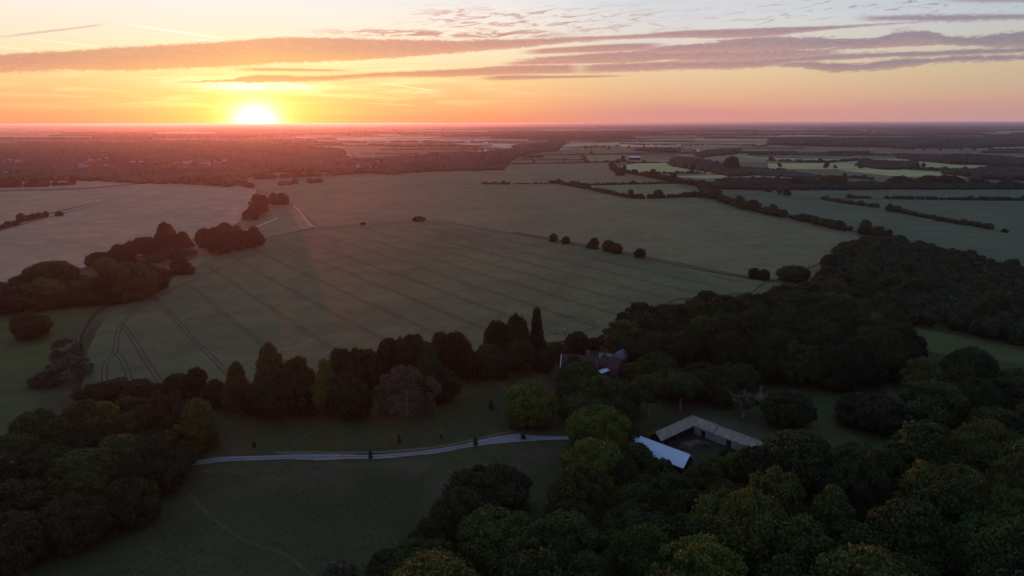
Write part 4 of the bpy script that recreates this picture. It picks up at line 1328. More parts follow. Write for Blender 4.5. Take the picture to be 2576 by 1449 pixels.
def hedge(pts, w, h, label, tint='d', zg=0.0, dens=0.42, gaps=0.07, name='hedge', jit=0.35, spray=None, group='hedges between the fields'):
    P = catmull([G(x, y, zg) for x, y in pts], w * dens)
    items = []
    for i, p in enumerate(P):
        if RH.random() < gaps:
            continue
        q = RH.uniform(1 - jit * 1.3, 1 + jit)
        if RH.random() < 0.09:
            q *= RH.uniform(1.35, 1.9)
        hh = h * q * 0.62
        items.append((p.x + RH.uniform(-.2, .2) * w, p.y + RH.uniform(-.2, .2) * w, hh * 0.75, w * 0.42 * RH.uniform(.6, 1.3) * min(q, 1.4), w * 0.42 * RH.uniform(.6, 1.3) * min(q, 1.4), hh * 0.8))
    dist = P[len(P) // 2].length
    sp_ = spray if spray is not None else (0.45 if dist < 900 else (0.7 if dist < 1500 else 0))
    o = blob_mesh(name, items, LEAF[tint], BL if dist < 1500 else BLF, spray=sp_, seed=len(items))
    tag(o, label, name.replace('_', ' '), group)
    return o


HEDGES = [
    ([(1765, 468), (1770, 480), (1800, 500), (1850, 518), (1900, 532), (1960, 545), (2020, 556), (2090, 573), (2160, 586), (2225, 598)], 10, 6.5, 'thick dark diagonal hedge running down to the right wood', 'd'),
    ([(1538, 420), (1543, 428), (1560, 434), (1590, 438), (1640, 447), (1700, 459), (1745, 466), (1770, 472)], 10, 7, 'curved hedge round the end of the gold field', 'd'),
    ([(1213, 464), (1245, 464), (1282, 464.5)], 5, 3, 'short dark isolated hedge in the tan field', 'd'),
    ([(1295, 464), (1340, 463.5), (1380, 463)], 3, 1.8, 'thin broken hedge right of the isolated one', 'd'),
    ([(1385, 462), (1412, 464), (1470, 475), (1530, 488), (1570, 496), (1592, 500)], 7, 4.5, 'diagonal hedge along the left of the olive field', 'd'),
    ([(1590, 500), (1630, 500), (1680, 498), (1760, 496)], 9, 6, 'bushy hedge below the olive field', 'd'),
    ([(1450, 467.5), (1500, 466.5), (1560, 465), (1640, 463.5), (1705, 462)], 5, 3.5, 'thin hedge above the olive field', 'd'),
    ([(1625, 438.5), (1700, 438), (1775, 437.5)], 7, 5, 'row of small trees below the curved gold field', 'd'),
    ([(2070, 503), (2130, 513), (2205, 523)], 6, 4, 'short slanting hedge in the large right field', 'd'),
    ([(2232, 526), (2265, 536), (2340, 551), (2405, 563), (2492, 577)], 7, 4, 'broken hedge slanting to the right edge', 'd'),
    ([(2128, 499), (2160, 499.5), (2195, 499.5)], 5, 3, 'first dark dash of the level hedge', 'd'),
    ([(2225, 500), (2255, 500.5), (2292, 501.5)], 6, 3.5, 'second dark dash of the level hedge', 'd'),
    ([(2312, 501.5), (2400, 503), (2500, 504), (2650, 505)], 7, 4, 'long level dark hedge reaching the right edge', 'd'),
    ([(1898, 467), (1930, 474), (1962, 481)], 7, 3.5, 'short hedge stub below the tree belt', 'd'),
    ([(0, 577), (18, 571), (40, 566)], 7, 4, 'low bushes beside the farm track at the left edge', 'r'),
    ([(52, 560), (75, 555), (100, 549), (118, 546)], 6, 5, 'short hedge beside the left farm track', 'r'),
    ([(-60, 475), (40, 471), (100, 470), (178, 466)], 16, 9, 'long narrow tree belt in the far left field', 'r'),
    ([(644, 451), (704, 448), (819, 442), (900, 437), (994, 433)], 12, 7, 'bushy hedge between the village wood and the tan field', 'r'),
    ([(470, 457), (540, 459), (600, 466), (637, 474)], 10, 6, 'line of bushes on the reddish ridge', 'r'),
    ([(705, 467), (730, 464.5), (748, 463)], 9, 6, 'little row of bushes in the reddish field, left', 'r'),
    ([(778, 461.5), (795, 460), (812, 459)], 9, 7, 'little row of bushes in the reddish field, right', 'r'),
    ([(1328, 390), (1468, 389.5), (1600, 387), (1713, 385)], 7, 3.5, 'thin hedge across the grey fields, upper', 'd'),
    ([(1288, 402.5), (1380, 402.5), (1470, 403)], 7, 2.5, 'thin hedge across the grey fields, middle', 'd'),
    ([(1270, 413), (1380, 411.5), (1472, 410)], 7, 2.5, 'thin hedge across the grey fields, lower', 'd'),
    ([(1473, 409.5), (1530, 409), (1580, 408)], 8, 4.5, 'dark hedge left of the curved gold field', 'd'),
    ([(1580, 410.5), (1640, 410), (1690, 410)], 8, 3, 'thin hedge above the curved gold field', 'd'),
    ([(1462, 390), (1470, 400), (1477, 408)], 8, 4, 'cross hedge beside the open barn field', 'd'),
    ([(1932, 405), (2010, 408), (2090, 408.5), (2157, 404)], 10, 6, 'bushy hedge along the top of the pale right strip', 'd'),
    ([(1810, 416), (1860, 424), (1940, 428), (1990, 434)], 16, 5, 'scrubby hedge between pale strips', 'd'),
    ([(2290, 426), (2340, 428), (2400, 432), (2450, 438)], 12, 6, 'dark hedge above the pale wedge field', 'd'),
    ([(2115, 447), (2150, 449), (2190, 452)], 10, 5, 'short hedge behind the yellowish belt tree', 'd'),
    ([(1463, 369.5), (1520, 368.5), (1560, 368)], 12, 4, 'thin hedge below the far golden field', 'd'),
    ([(1560, 362), (1620, 365), (1700, 366)], 14, 5, 'thin hedge right of the far golden field', 'd'),
    ([(1715, 366), (1830, 365), (1930, 368)], 14, 5, 'hedge above the far olive field', 'd'),
    ([(1738, 381), (1850, 382), (1940, 386)], 10, 4, 'hedge below the far olive field', 'd'),
    ([(1990, 386), (2060, 385), (2120, 386)], 9, 3, 'faint broken hedge in the long grey field', 'd'),
    ([(2030, 391), (2080, 393), (2140, 393)], 9, 4, 'low hedge in the long grey field, nearer', 'd'),
    ([(2176, 389), (2205, 389.5)], 9, 4, 'dark dash of hedge in the long grey field', 'd'),
]
for h_ in HEDGES:
    hedge(*h_)

# far single trees
FT = [(1303, 378, 6), (1388, 376, 8), (1473, 375, 8), (1488, 373, 9), (1516, 373, 9), (1531, 376, 8), (1583, 372, 9), (1620, 371, 8), (1487, 386, 8), (1343, 409, 6), (1708, 379, 9), (1735, 377, 8),
      (1831, 407, 9), (1851, 407, 9), (1960, 421, 9), (2077, 423, 12), (2102, 424, 7), (2165, 424, 8), (2323, 419, 8), (2267, 376, 7), (2287, 377, 8), (2297, 377, 9), (2325, 379, 8), (2365, 380, 9),
      (2415, 379, 7), (2450, 379, 8), (2490, 379, 10), (2560, 380, 8), (743, 463, 9), (1020, 433, 8), (1562, 408, 9), (1568, 404, 12), (1555, 412, 11), (1548, 424, 8), (1565, 436, 9),
      (1595, 399, 7), (1620, 410, 6), (1975, 492, 7), (1983, 492, 7), (1960, 489, 8), (1932, 484, 7), (2552, 476, 10), (2080, 500, 4)]
r = random.Random(8)
ft_items = []
for i, (x, y, h) in enumerate(FT):
    g = G(x, y)
    for k in range(4):
        q = h * r.uniform(0.26, 0.42)
        ft_items.append((g.x + r.uniform(-.3, .3) * h, g.y + r.uniform(-.3, .3) * h, h * (0.35 + 0.14 * k), q, q, q))
o = blob_mesh('distant_trees', ft_items, LEAF['f'], BL, spray=0.8, seed=4)
tag(o, 'small single trees scattered over the far fields', 'trees', kind='stuff')


def far_wood(polys, label, name, hgt, seed, sp0=9.0, zc=6.0, mat='f', spray=0.0, fl=0.75, avoid=(), protos=None):
    """a wood seen as one mass: crowns packed over each outline"""
    r = random.Random(seed)
    items = []
    for poly_px in polys:
        poly = wpoly(poly_px, zc)
        xs, ys = [p[0] for p in poly], [p[1] for p in poly]
        y = min(ys)
        while y < max(ys):
            dist = max(y, 300)
            sp = max(sp0, dist / 330.0)
            x = min(xs) + r.uniform(0, sp)
            while x < max(xs):
                jx, jy = x + r.uniform(-.35, .35) * sp, y + r.uniform(-.35, .35) * sp
                if inside(poly, jx, jy) and not any((jx - a) ** 2 + (jy - b_) ** 2 < c * c for a, b_, c in avoid):
                    h = r.uniform(*hgt) * (0.8 + 0.35 * math.sin(jx / 47.0) * math.sin(jy / 61.0 + 1))
                    q = sp * fl * r.uniform(0.7, 1.15)
                    items.append((jx, jy, h * 0.5, q, q, h * 0.55))
                x += sp
            y += sp
    o = blob_mesh(name, items, LEAF[mat], protos or BLF, spray=spray, seed=seed)
    tag(o, label, 'woodland', kind='stuff')
    return len(items)


# houses of the far village, so the wood keeps clear in front of them
VILLAGE = [(6, 474 / 1), ]
HOUSES = [(12, 412, 9, 'w'), (28, 409, 10, 'w'), (46, 411, 12, 'w'), (214, 411, 8, 'w'), (232, 408, 16, 'w'), (246, 408, 10, 'w'), (267, 404, 9, 'b'), (205, 423, 9, 'w'), (222, 425, 12, 'b'),
          (268, 423, 8, 'w'), (281, 424, 12, 'w'), (338, 414, 8, 'b'), (356, 414, 8, 'w'), (445, 415, 9, 'w'), (470, 415, 12, 'w'), (482, 414, 8, 'b'), (511, 413, 12, 'w'), (524, 414, 7, 'w'),
          (544, 413, 7, 'b'), (556, 411, 8, 'w'), (565, 410, 9, 'w'), (950, 413, 8, 'w'), (901, 425, 9, 'w'), (932, 423.5, 9, 'w'), (40, 441, 6, 'b'), (17, 441, 5, 'w')]
avoid = []
for x, y, w, c in HOUSES:
    g = G(x, y)
    for k in range(0, 8):
        gg = g * (1 - 0.009 * k)
        avoid.append((gg.x, gg.y, 8 + w * 0.5))

nb = 0
nb += far_wood([[(-60, 367), (130, 362), (450, 354), (640, 360), (860, 374), (866, 394), (896, 400), (1019, 393), (1150, 385), (1300, 376), (1410, 368), (1400, 377), (1330, 382), (1290, 395), (1270, 412),
                 (1262, 421), (1130, 424), (1019, 427), (985, 434), (940, 428), (830, 428), (700, 427), (610, 440), (585, 462), (470, 455), (315, 452), (250, 447), (-60, 448)]],
               'wide wooded village belt across the left and middle distance', 'woodland', (8, 14), 201, 10.0, avoid=avoid)
nb += far_wood([[(1932, 352), (2020, 349), (2120, 349), (2345, 346), (2650, 351), (2650, 364), (2357, 368), (2145, 367), (1932, 362)]], 'long dark wood across the far right', 'woodland', (10, 16), 202, 12.0)
nb += far_wood([[(2255, 390), (2357, 389), (2650, 396), (2650, 414), (2530, 412), (2395, 408), (2258, 393)]], 'dark wood running to the right edge', 'woodland', (9, 13), 203)
nb += far_wood([[(2162, 406), (2302, 404), (2308, 418), (2227, 421), (2157, 413)]], 'dark oblong wood between pale right fields', 'woodland', (11, 15), 204)
nb += far_wood([[(2455, 424), (2520, 420), (2650, 418), (2650, 449), (2475, 443), (2395, 434), (2370, 430)], [(2440, 443), (2470, 441), (2460, 447), (2445, 447)]], 'dark wood at the right edge above the grey field', 'woodland', (9, 13), 205)
nb += far_wood([[(1772, 465), (1838, 454), (1932, 450), (2057, 452), (2120, 457), (2232, 462), (2420, 462), (2650, 463), (2650, 472), (1932, 474), (1780, 470)]], 'long dark tree belt in front of the pale right fields', 'woodland', (6, 9), 206, 9.0, zc=3, spray=0.8, protos=BL)
nb += far_wood([[(1685, 406), (1700, 396), (1733, 396), (1763, 405), (1803, 410), (1806, 420), (1890, 436), (1838, 438), (1785, 427), (1688, 412)]], 'dark wood on the right of the curved gold field', 'woodland', (9, 14), 207, 9.0, spray=0.0, protos=BL)
nb += far_wood([[(1745, 385), (1863, 376), (1860, 382), (1763, 392)], [(1595, 375), (1690, 372), (1710, 380), (1640, 378)]], 'small dark copses right of the middle distance', 'woodland', (9, 13), 208)
nb += far_wood([[(1812, 415), (1932, 425), (2000, 432), (2070, 443), (2030, 447), (1880, 439)]], 'dark scrub triangle between pale fields', 'woodland', (2.5, 5), 209, 8.0, zc=2)
nb += far_wood([[(1288, 366), (1420, 352), (1425, 358), (1410, 366), (1300, 378)]], 'low wood around the bright pond', 'woodland', (8, 11), 210)
# trees of the belt that stand out
for i, (x, y, w, yt, lb, t) in enumerate([(2265, 469, 44, 443, 'large domed tree of the right belt, leftmost', 'd'), (2295, 470, 32, 451, 'smaller domed tree of the right belt, second', 'd'), (2335, 470, 50, 441, 'large domed tree of the right belt, middle', 'd'),
                                   (2384, 470, 52, 440, 'largest domed tree of the right belt, rightmost big one', 'd'), (2466, 470, 34, 451, 'domed tree near the right end of the belt', 'd'), (2530, 472, 26, 451, 'tall tree near the right edge on the belt', 'm'),
                                   (2040, 470, 36, 447, 'round pale topped tree in the belt', 'm'), (2095, 470, 60, 448, 'broad yellowish tree of the belt', 'o'), (2195, 470, 30, 454, 'olive bush tree of the belt', 'o'), (2004, 471, 40, 447, 'dark tree left in the belt', 'd'),
                                   (1560, 443, 22, 424, 'dark tree at the lower bend of the curved hedge', 'd'), (1838, 432, 30, 395, 'tall dark tree right of the gold field', 'd')]):
    T(x, yt, y, w, 'wide', t, lb, group='trees standing out of the right belt')

# scrub wood behind the right wood: too dense to count
r = random.Random(31)
SC = [[(2100, 640), (2130, 612), (2240, 596), (2420, 645), (2650, 715), (2650, 868), (2420, 820), (2300, 800), (2230, 765), (2150, 720), (2060, 700)]]
nb += far_wood(SC, 'dense dark scrub wood filling the right behind the glade', 'scrub_wood', (6, 12), 211, 7.5, zc=4, mat='d', spray=0.75, protos=BL, fl=0.62)
NS = [0]
SCT = []
for i in range(22):
    x, y = r.uniform(2080, 2576), r.uniform(640, 850)
    if not inside(SC[0], x, y + 10):
        continue
    g = G(x, y, 5)
    R = r.uniform(4.0, 7.0)
    NS[0] += 1
    if NS[0] > 14:
        break
    SCT.append((to_px(Vector((g.x, g.y, 10)))[0], g.x, g.y, R, i))
for k, (px, gx_, gy_, R, i) in enumerate(sorted(SCT)):
    put_tree('broadleaf_tree', 'tree', '%s crown rising from the scrub wood, %s of these from the left' % ('paler' if i % 2 else 'dark', ORD[k]), 'round', gx_, gy_, R, r.uniform(9, 13), 'm' if i % 2 else 'd', 'crowns rising out of the scrub wood')

# far country: strips of trees and hedges thinning to the horizon
r = random.Random(55)
items = []


def strip(x0_, y0_, L, ang, w, h, step_):
    k = int(L / step_)
    for i in range(k):
        t = i * step_
        for j in range(max(1, int(w / step_))):
            items.append((x0_ + math.cos(ang) * t + r.uniform(-.3, .3) * step_, y0_ + math.sin(ang) * t + j * step_ + r.uniform(-.3, .3) * step_, h * 0.4,
                          step_ * r.uniform(.5, .9), step_ * r.uniform(.5, .9), h * r.uniform(.35, .65)))


for _ in range(300):
    y = 4300 * (12.0 ** r.random())
    x = r.uniform(-0.78, 0.78) * y
    st_ = max(14.0, y / 420.0)
    px, py = to_px(Vector((x, y, 0)))
    if r.random() < 0.45:
        strip(x, y, r.uniform(0.08, 0.35) * y, r.uniform(-0.10, 0.10), st_ * r.randint(2, 6), r.uniform(10, 17), st_)
    else:
        strip(x, y, r.uniform(0.05, 0.25) * y, r.uniform(-0.35, 0.35), st_, r.uniform(6, 12), st_)
o = blob_mesh('distant_woods', items, LEAF['f'], BLF, seed=77)
tag(o, 'far woods and hedgerows thinning out towards the horizon', 'woodland', kind='stuff')
items = []
for _ in range(60):
    y = 2100 * (2.1 ** r.random())
    x = r.uniform(-0.35, 0.78) * y
    px, py = to_px(Vector((x, y, 0)))
    if px < 900 or (1270 < px < 1720 and py > 359):
        continue
    st_ = 11.0
    strip(x, y, r.uniform(0.04, 0.18) * y, r.uniform(-0.2, 0.2), st_ * r.choice((1, 1, 1, 2)), r.uniform(4, 9), st_)
for _ in range(26):
    y = 3000 * (1.5 ** r.random())
    x = -r.uniform(0.3, 0.78) * y
    strip(x, y, r.uniform(0.04, 0.2) * y, r.uniform(-0.15, 0.15), 11.0, r.uniform(5, 10), 11.0)
o = blob_mesh('distant_hedges', items, LEAF['f'], BLF, seed=78)
tag(o, 'thin hedge lines in the middle distance', 'hedges', kind='stuff')
print('BLOBS', nb, len(items))

# tussocks in the front park and on the glades
rng = np.random.default_rng(12)
zone = wpoly([(440, 1190), (700, 1165), (1000, 1160), (1300, 1120), (1420, 1115), (1400, 1240), (1230, 1180), (1100, 1300), (900, 1449), (-100, 1520), (100, 1400), (380, 1260)])
zone2 = wpoly([(560, 1080), (900, 1060), (1250, 975), (1290, 1080), (1200, 1105), (900, 1136), (570, 1140)])
zone3 = wpoly([(1890, 905), (2080, 950), (2190, 945), (2290, 1080), (2040, 1090), (1930, 980)])
pts = []
for z_, cnt_ in ((zone, 9000), (zone2, 4500), (zone3, 2500)):
    xs, ys = [q[0] for q in z_], [q[1] for q in z_]
    k = 0
    while k < cnt_:
        x, y = rng.uniform(min(xs), max(xs)), rng.uniform(min(ys), max(ys))
        k += 1
        if inside(z_, x, y) and math.sin(x / 9.0 + 2 * math.sin(y / 13.0)) + rng.normal() * 0.9 > 0.2:
            pts.append((x, y, rng.uniform(0.03, 0.10)))
P = np.array(pts)
P = np.repeat(P, 3, axis=0) + rng.normal(size=(len(P) * 3, 3)) * np.array([0.22, 0.22, 0.03])
N = rng.normal(size=P.shape) + np.array([0, 0, 0.8])
N /= np.linalg.norm(N, axis=1)[:, None]
V_, F_ = leaves(P, N, 0.17, rng)
o = mesh_obj('grass_tussocks', V_, F_, L_TUFT)
tag(o, 'rough grass tussocks over the park and glades', 'grass', kind='stuff')

# ---------------------------------------------------------------- buildings
M_TILE = surf('weathered_clay_tiles', (0.42, 0.35, 0.27), 0.9, 0.8, 0.9, 2.6, (0.22, 0.19, 0.15), bump=0.3)
M_REDTILE = surf('red_clay_tiles', (0.125, 0.060, 0.050), 0.8, 0.9, 0.9, 3.0, (0.07, 0.042, 0.038), bump=0.3)
M_SLATE = surf('blue_grey_slate', (0.24, 0.25, 0.29), 0.5, 0.9, 0.6, 3.0, (0.17, 0.18, 0.21))
M_METAL = surf('pale_metal_sheet', (0.70, 0.84, 0.98), 0.35, 0.35, 0.36, None, (0.60, 0.72, 0.86), spec=0.5)
M_WHITE = surf('white_render', (0.62, 0.60, 0.57), 0.3, 0.4, 0.85)
M_VERGEB = surf('painted_bargeboard', (0.70, 0.68, 0.66), 0.2, 1.0, 0.7)
M_BRICK = surf('old_brick', (0.20, 0.115, 0.085), 0.5, 1.0, 0.9, 4.0)
M_DARKW = surf('black_boarding', (0.022, 0.020, 0.019), 0.5, 0.8, 0.9, 3.0)
M_STONE = surf('pale_rubble_wall', (0.34, 0.33, 0.27), 0.7, 0.9, 0.9, 3.0, (0.16, 0.16, 0.13))
M_DOOR = surf('faded_blue_green_door', (0.24, 0.27, 0.26), 0.4, 1.5, 0.8)
M_WOOD = surf('weathered_wood', (0.11, 0.09, 0.07), 0.5, 1.0, 0.9)
M_SHEETRIB = surf('weathered_metal_rib', (0.62, 0.74, 0.86), 0.3, 0.5, 0.45)
M_DIRTY = surf('dark_soil', (0.06, 0.05, 0.04), 0.6, 0.8, 0.95, 3.0)
M_PLASTER = surf('grey_render', (0.34, 0.33, 0.32), 0.4, 0.4, 0.85)
M_IRON = surf('dark_iron', (0.03, 0.03, 0.03), 0.2, 1.0, 0.6)
M_SHINY = surf('galvanised_metal', (0.72, 0.72, 0.72), 0.2, 1.0, 0.3, metallic=0.8)
m_glass, n, b = new_mat('window_glass')
b.inputs['Base Color'].default_value = (0.03, 0.035, 0.04, 1)
b.inputs['Roughness'].default_value = 0.08


class MB:
    def __init__(self):
        self.V, self.F = [], []

    def poly(self, vs, fs):
        o_ = len(self.V)
        self.V += [tuple(v) for v in vs]
        self.F += [tuple(i + o_ for i in f) for f in fs]
        return self

    def box(self, x0, x1, y0, y1, z0, z1):
        return self.poly([(x0, y0, z0), (x1, y0, z0), (x1, y1, z0), (x0, y1, z0), (x0, y0, z1), (x1, y0, z1), (x1, y1, z1), (x0, y1, z1)],
                         [(3, 2, 1, 0), (4, 5, 6, 7), (0, 1, 5, 4), (1, 2, 6, 5), (2, 3, 7, 6), (3, 0, 4, 7)])

    def slab(self, a, b_, c, d, t):
        """four corners, thickness t downward"""
        P = [Vector(q) for q in (a, b_, c, d)]
        Q = [p - Vector((0, 0, t)) for p in P]
        return self.poly(P + Q, [(0, 1, 2, 3), (7, 6, 5, 4), (0, 4, 5, 1), (1, 5, 6, 2), (2, 6, 7, 3), (3, 7, 4, 0)])

    def tube(self, p0, p1, r, k=8, r1=None):
        v, f = tube_geo(Vector(p0), Vector(p1), r, r if r1 is None else r1, k)
        return self.poly(v, f)

    def build(self, name, mat, parent=None):
        return mesh_obj(name, self.V, self.F, mat, parent)


def gable_building(name, cat, label, x, y, ang, L, hw, eave, ridge, wall_m, roof_m, group=None, over=0.3, windows=(), doors=(), chimneys=(), hip=False, verge=None):
    """long axis on local x, built from x = 0 to L, local -y faces the front"""
    root = empty(name, (x, y, 0), ang)
    tag(root, label, cat, group)
    w = MB().box(0, L, -hw, hw, -0.2, eave)
    top = eave + (ridge - eave) * 0.96
    if not hip:
        w.poly([(0, -hw, eave), (0, hw, eave), (0, 0, top), (0.25, -hw, eave), (0.25, hw, eave), (0.25, 0, top)], [(0, 2, 1), (3, 4, 5), (0, 3, 5, 2), (1, 2, 5, 4)])
        w.poly([(L, -hw, eave), (L, hw, eave), (L, 0, top), (L - .25, -hw, eave), (L - .25, hw, eave), (L - .25, 0, top)], [(0, 1, 2), (3, 5, 4), (0, 2, 5, 3), (1, 4, 5, 2)])
    w.build('wall', wall_m, root)
    r_ = MB()
    sl = (ridge - eave) / hw
    e = hw + over
    ze = ridge - sl * e
    t = 0.16
    if hip:
        k = hw * 0.9
        A, B_ = (k, 0, ridge + .05), (L - k, 0, ridge + .05)
        c = [(-over, -e, ze), (L + over, -e, ze), (L + over, e, ze), (-over, e, ze)]
        r_.poly([A, B_] + c, [(2, 3, 1, 0), (4, 5, 0, 1), (3, 4, 1), (5, 2, 0), (2, 5, 4, 3)])
    else:
        r_.slab((-over, -e, ze + .05), (L + over, -e, ze + .05), (L + over, 0, ridge + .05), (-over, 0, ridge + .05), t)
        r_.slab((-over, 0.002, ridge + .045), (L + over, 0.002, ridge + .045), (L + over, e, ze + .045), (-over, e, ze + .045), t)
        r_.tube((-over, 0, ridge + .06), (L + over, 0, ridge + .06), 0.12, 6)
    ro = r_.build('roof', roof_m, root)
    for cx, cw, ch in chimneys:
        c = MB().box(cx - cw, cx + cw, -cw * .8, cw * .8, ridge - 0.8, ridge + ch).build('chimney', M_BRICK, ro)
        MB().tube((cx - .3 * cw, 0, ridge + ch), (cx - .3 * cw, 0, ridge + ch + .45), 0.16).tube((cx + .4 * cw, 0, ridge + ch), (cx + .4 * cw, 0, ridge + ch + .4), 0.15).build('chimney_pot', M_REDTILE, c)
    if verge:
        v = MB()
        for xx in verge:
            v.slab((xx - .16, -e - .02, ze + .13), (xx + .16, -e - .02, ze + .13), (xx + .16, 0, ridge + .16), (xx - .16, 0, ridge + .16), .3)
            v.slab((xx - .16, 0.004, ridge + .155), (xx + .16, 0.004, ridge + .155), (xx + .16, e + .02, ze + .125), (xx - .16, e + .02, ze + .125), .3)
        v.build('bargeboard', M_VERGEB, root)
    for (wx, wz, ww, wh) in windows:
        f = MB().box(wx - ww / 2 - .08, wx + ww / 2 + .08, -hw - .05, -hw + .02, wz - .08, wz + wh + .08).build('window', M_VERGEB, root)
        MB().box(wx - ww / 2, wx - .03, -hw - .065, -hw - .03, wz, wz + wh).box(wx + .03, wx + ww / 2, -hw - .065, -hw - .03, wz, wz + wh).build('pane', m_glass, f)
    for (dx, dw, dh, dm) in doors:
        d = MB().box(dx - dw / 2, dx + dw / 2, -hw - .08, -hw + .02, 0.02, dh).build('door', dm, root)
        MB().box(dx + dw * .32, dx + dw * .38, -hw - .14, -hw - .08, 1.0, 1.15).build('handle', M_IRON, d)
    return root


# the two tiled wings of the stables, mitred at the corner
A = Vector((45.3, 205.9, 0))
B = Vector((60.0, 218.6, 0))
d1 = (B - A).normalized()
d2 = Vector((d1.y, -d1.x, 0))
Cc = B + d2 * 27.5
n1 = Vector((d1.y, -d1.x, 0))            # inner side of the first wing
n2 = Vector((-d2.y, d2.x, 0)) * -1.0     # inner side of the second wing
if n2.dot(A - B) < 0:
    n2 = -n2
hw, ev, rg = 2.25, 3.1, 5.0
root = empty('stable_block', (B.x, B.y, 0))
tag(root, 'L shaped stable block with weathered tiled roofs around a dark yard', 'stables')


def rel(p, z):
    return (p.x - B.x, p.y - B.y, z)


def wing_walls(mb, P, Q, inn, w_):
    a, b_ = P + inn * w_, Q + inn * w_
    th = (Q - P).normalized()
    return mb


ins, outs = hw + .22, hw + .22
sl = (rg - ev) / hw
zi = rg - sl * ins
rA = [rel(A - d1 * .3, rg), rel(B, rg), rel(B + (n1 + n2) * ins, zi), rel(A - d1 * .3 + n1 * ins, zi)]
rAo = [rel(A - d1 * .3 - n1 * outs, zi), rel(B - (n1 + n2) * outs, zi), rel(B, rg - .004), rel(A - d1 * .3, rg - .004)]
roof1 = MB().slab(rA[3], rA[2], rA[1], rA[0], .14).slab(rAo[3], rAo[2], rAo[1], rAo[0], .14).tube(rel(A - d1 * .3, rg + .03), rel(B, rg + .03), .11, 6).build('roof', M_TILE, root)
sp_ = B + d2 * 9.6
rB1 = [rel(B, rg + .004), rel(sp_, rg + .004), rel(sp_ + n2 * ins, zi + .004), rel(B + (n1 + n2) * ins, zi + .004)]
rB1o = [rel(B - (n1 + n2) * outs, zi), rel(sp_ - n2 * outs, zi), rel(sp_, rg), rel(B, rg)]
MB().slab(rB1[3], rB1[2], rB1[1], rB1[0], .14).slab(rB1o[3], rB1o[2], rB1o[1], rB1o[0], .14).tube(rel(B, rg + .03), rel(sp_, rg + .03), .11, 6).build('roof', M_TILE, root)
lo = -0.22
rB2 = [rel(sp_ + d2 * .02, rg + lo), rel(Cc + d2 * .3, rg + lo), rel(Cc + d2 * .3 + n2 * ins, zi + lo), rel(sp_ + d2 * .02 + n2 * ins, zi + lo)]
rB2o = [rel(sp_ + d2 * .02 - n2 * outs, zi + lo), rel(Cc + d2 * .3 - n2 * outs, zi + lo), rel(Cc + d2 * .3, rg + lo - .004), rel(sp_ + d2 * .02, rg + lo - .004)]
MB().slab(rB2[3], rB2[2], rB2[1], rB2[0], .14).slab(rB2o[3], rB2o[2], rB2o[1], rB2o[0], .14).tube(rel(sp_, rg + lo + .03), rel(Cc + d2 * .3, rg + lo + .03), .11, 6).build('roof', M_TILE, root)
MB().slab(rel(sp_ - d2 * .17 + n2 * (ins + .05), zi + .2), rel(sp_ + d2 * .17 + n2 * (ins + .05), zi + .2), rel(sp_ + d2 * .17, rg + .22), rel(sp_ - d2 * .17, rg + .22), .6).build('parapet', M_STONE, root)


def wall_quad(mb, P, Q, z0, z1, thick, nrm):
    a, b_ = P, Q
    c, d = Q - nrm * thick, P - nrm * thick
    return mb.poly([rel(a, z0), rel(b_, z0), rel(c, z0), rel(d, z0), rel(a, z1), rel(b_, z1), rel(c, z1), rel(d, z1)],
                   [(3, 2, 1, 0), (4, 5, 6, 7), (0, 1, 5, 4), (1, 2, 6, 5), (2, 3, 7, 6), (3, 0, 4, 7)])


w1 = MB()
wall_quad(w1, A - n1 * hw, B - (n1 + n2) * hw, -.2, ev, -.3, n1 * 1.0)
wall_quad(w1, A + n1 * hw, B + (n1 + n2) * hw - d1 * .35, 2.3, ev, .25, n1)
w1.poly([rel(A - n1 * hw, -.2), rel(A + n1 * hw, -.2), rel(A + n1 * hw, ev), rel(A, rg - .15), rel(A - n1 * hw, ev), rel(A - n1 * hw + d1 * .25, -.2), rel(A + n1 * hw + d1 * .25, -.2), rel(A + n1 * hw + d1 * .25, ev), rel(A + d1 * .25, rg - .15), rel(A - n1 * hw + d1 * .25, ev)],
        [(0, 1, 2, 3, 4), (9, 8, 7, 6, 5), (0, 5, 6, 1), (1, 6, 7, 2), (2, 7, 8, 3), (3, 8, 9, 4), (4, 9, 5, 0)])
o = w1.build('boarded_wall', M_DARKW, root)
w2 = MB()
wall_quad(w2, B + (n1 + n2) * hw, Cc + n2 * hw, -.2, ev - .22, .3, n2)
wall_quad(w2, B - (n1 + n2) * hw, Cc - n2 * hw, -.2, ev - .22, -.3, n2)
w2.poly([rel(Cc - n2 * hw, -.2), rel(Cc + n2 * hw, -.2), rel(Cc + n2 * hw, ev - .3), rel(Cc, rg - .5), rel(Cc - n2 * hw, ev - .3)], [(0, 1, 2, 3, 4)])
w2.build('wall', M_STONE, root)
for k in range(5):
    p = A + d1 * (1.0 + k * 3.6) + n1 * (hw - .12)
    MB().box(p.x - B.x - .1, p.x - B.x + .1, p.y - B.y - .1, p.y - B.y + .1, 0, 2.3).build('post', M_WOOD, root)
for k, (t, wd, mt) in enumerate([(2.6, 1.5, M_DOOR), (5.2, 1.6, M_DARKW), (7.6, 1.5, M_DOOR), (12.0, 1.5, M_DOOR), (14.6, 1.7, M_DARKW), (17.4, 1.5, M_DOOR), (20.2, 1.6, M_DOOR), (23.4, 1.6, M_DARKW)]):
    p = B + n1 * 0 + d2 * t + n2 * (hw + .05)
    q = p + d2 * wd
    m_ = MB()
    m_ = wall_quad(m_, p, q, 0.02, 2.2, .08, n2)
    d_ = m_.build('door', mt, root)
    hpt = p + d2 * (wd * .8) + n2 * .04
    MB().box(hpt.x - B.x - .05, hpt.x - B.x + .05, hpt.y - B.y - .05, hpt.y - B.y + .05, 1.0, 1.2).build('handle', M_IRON, d_)

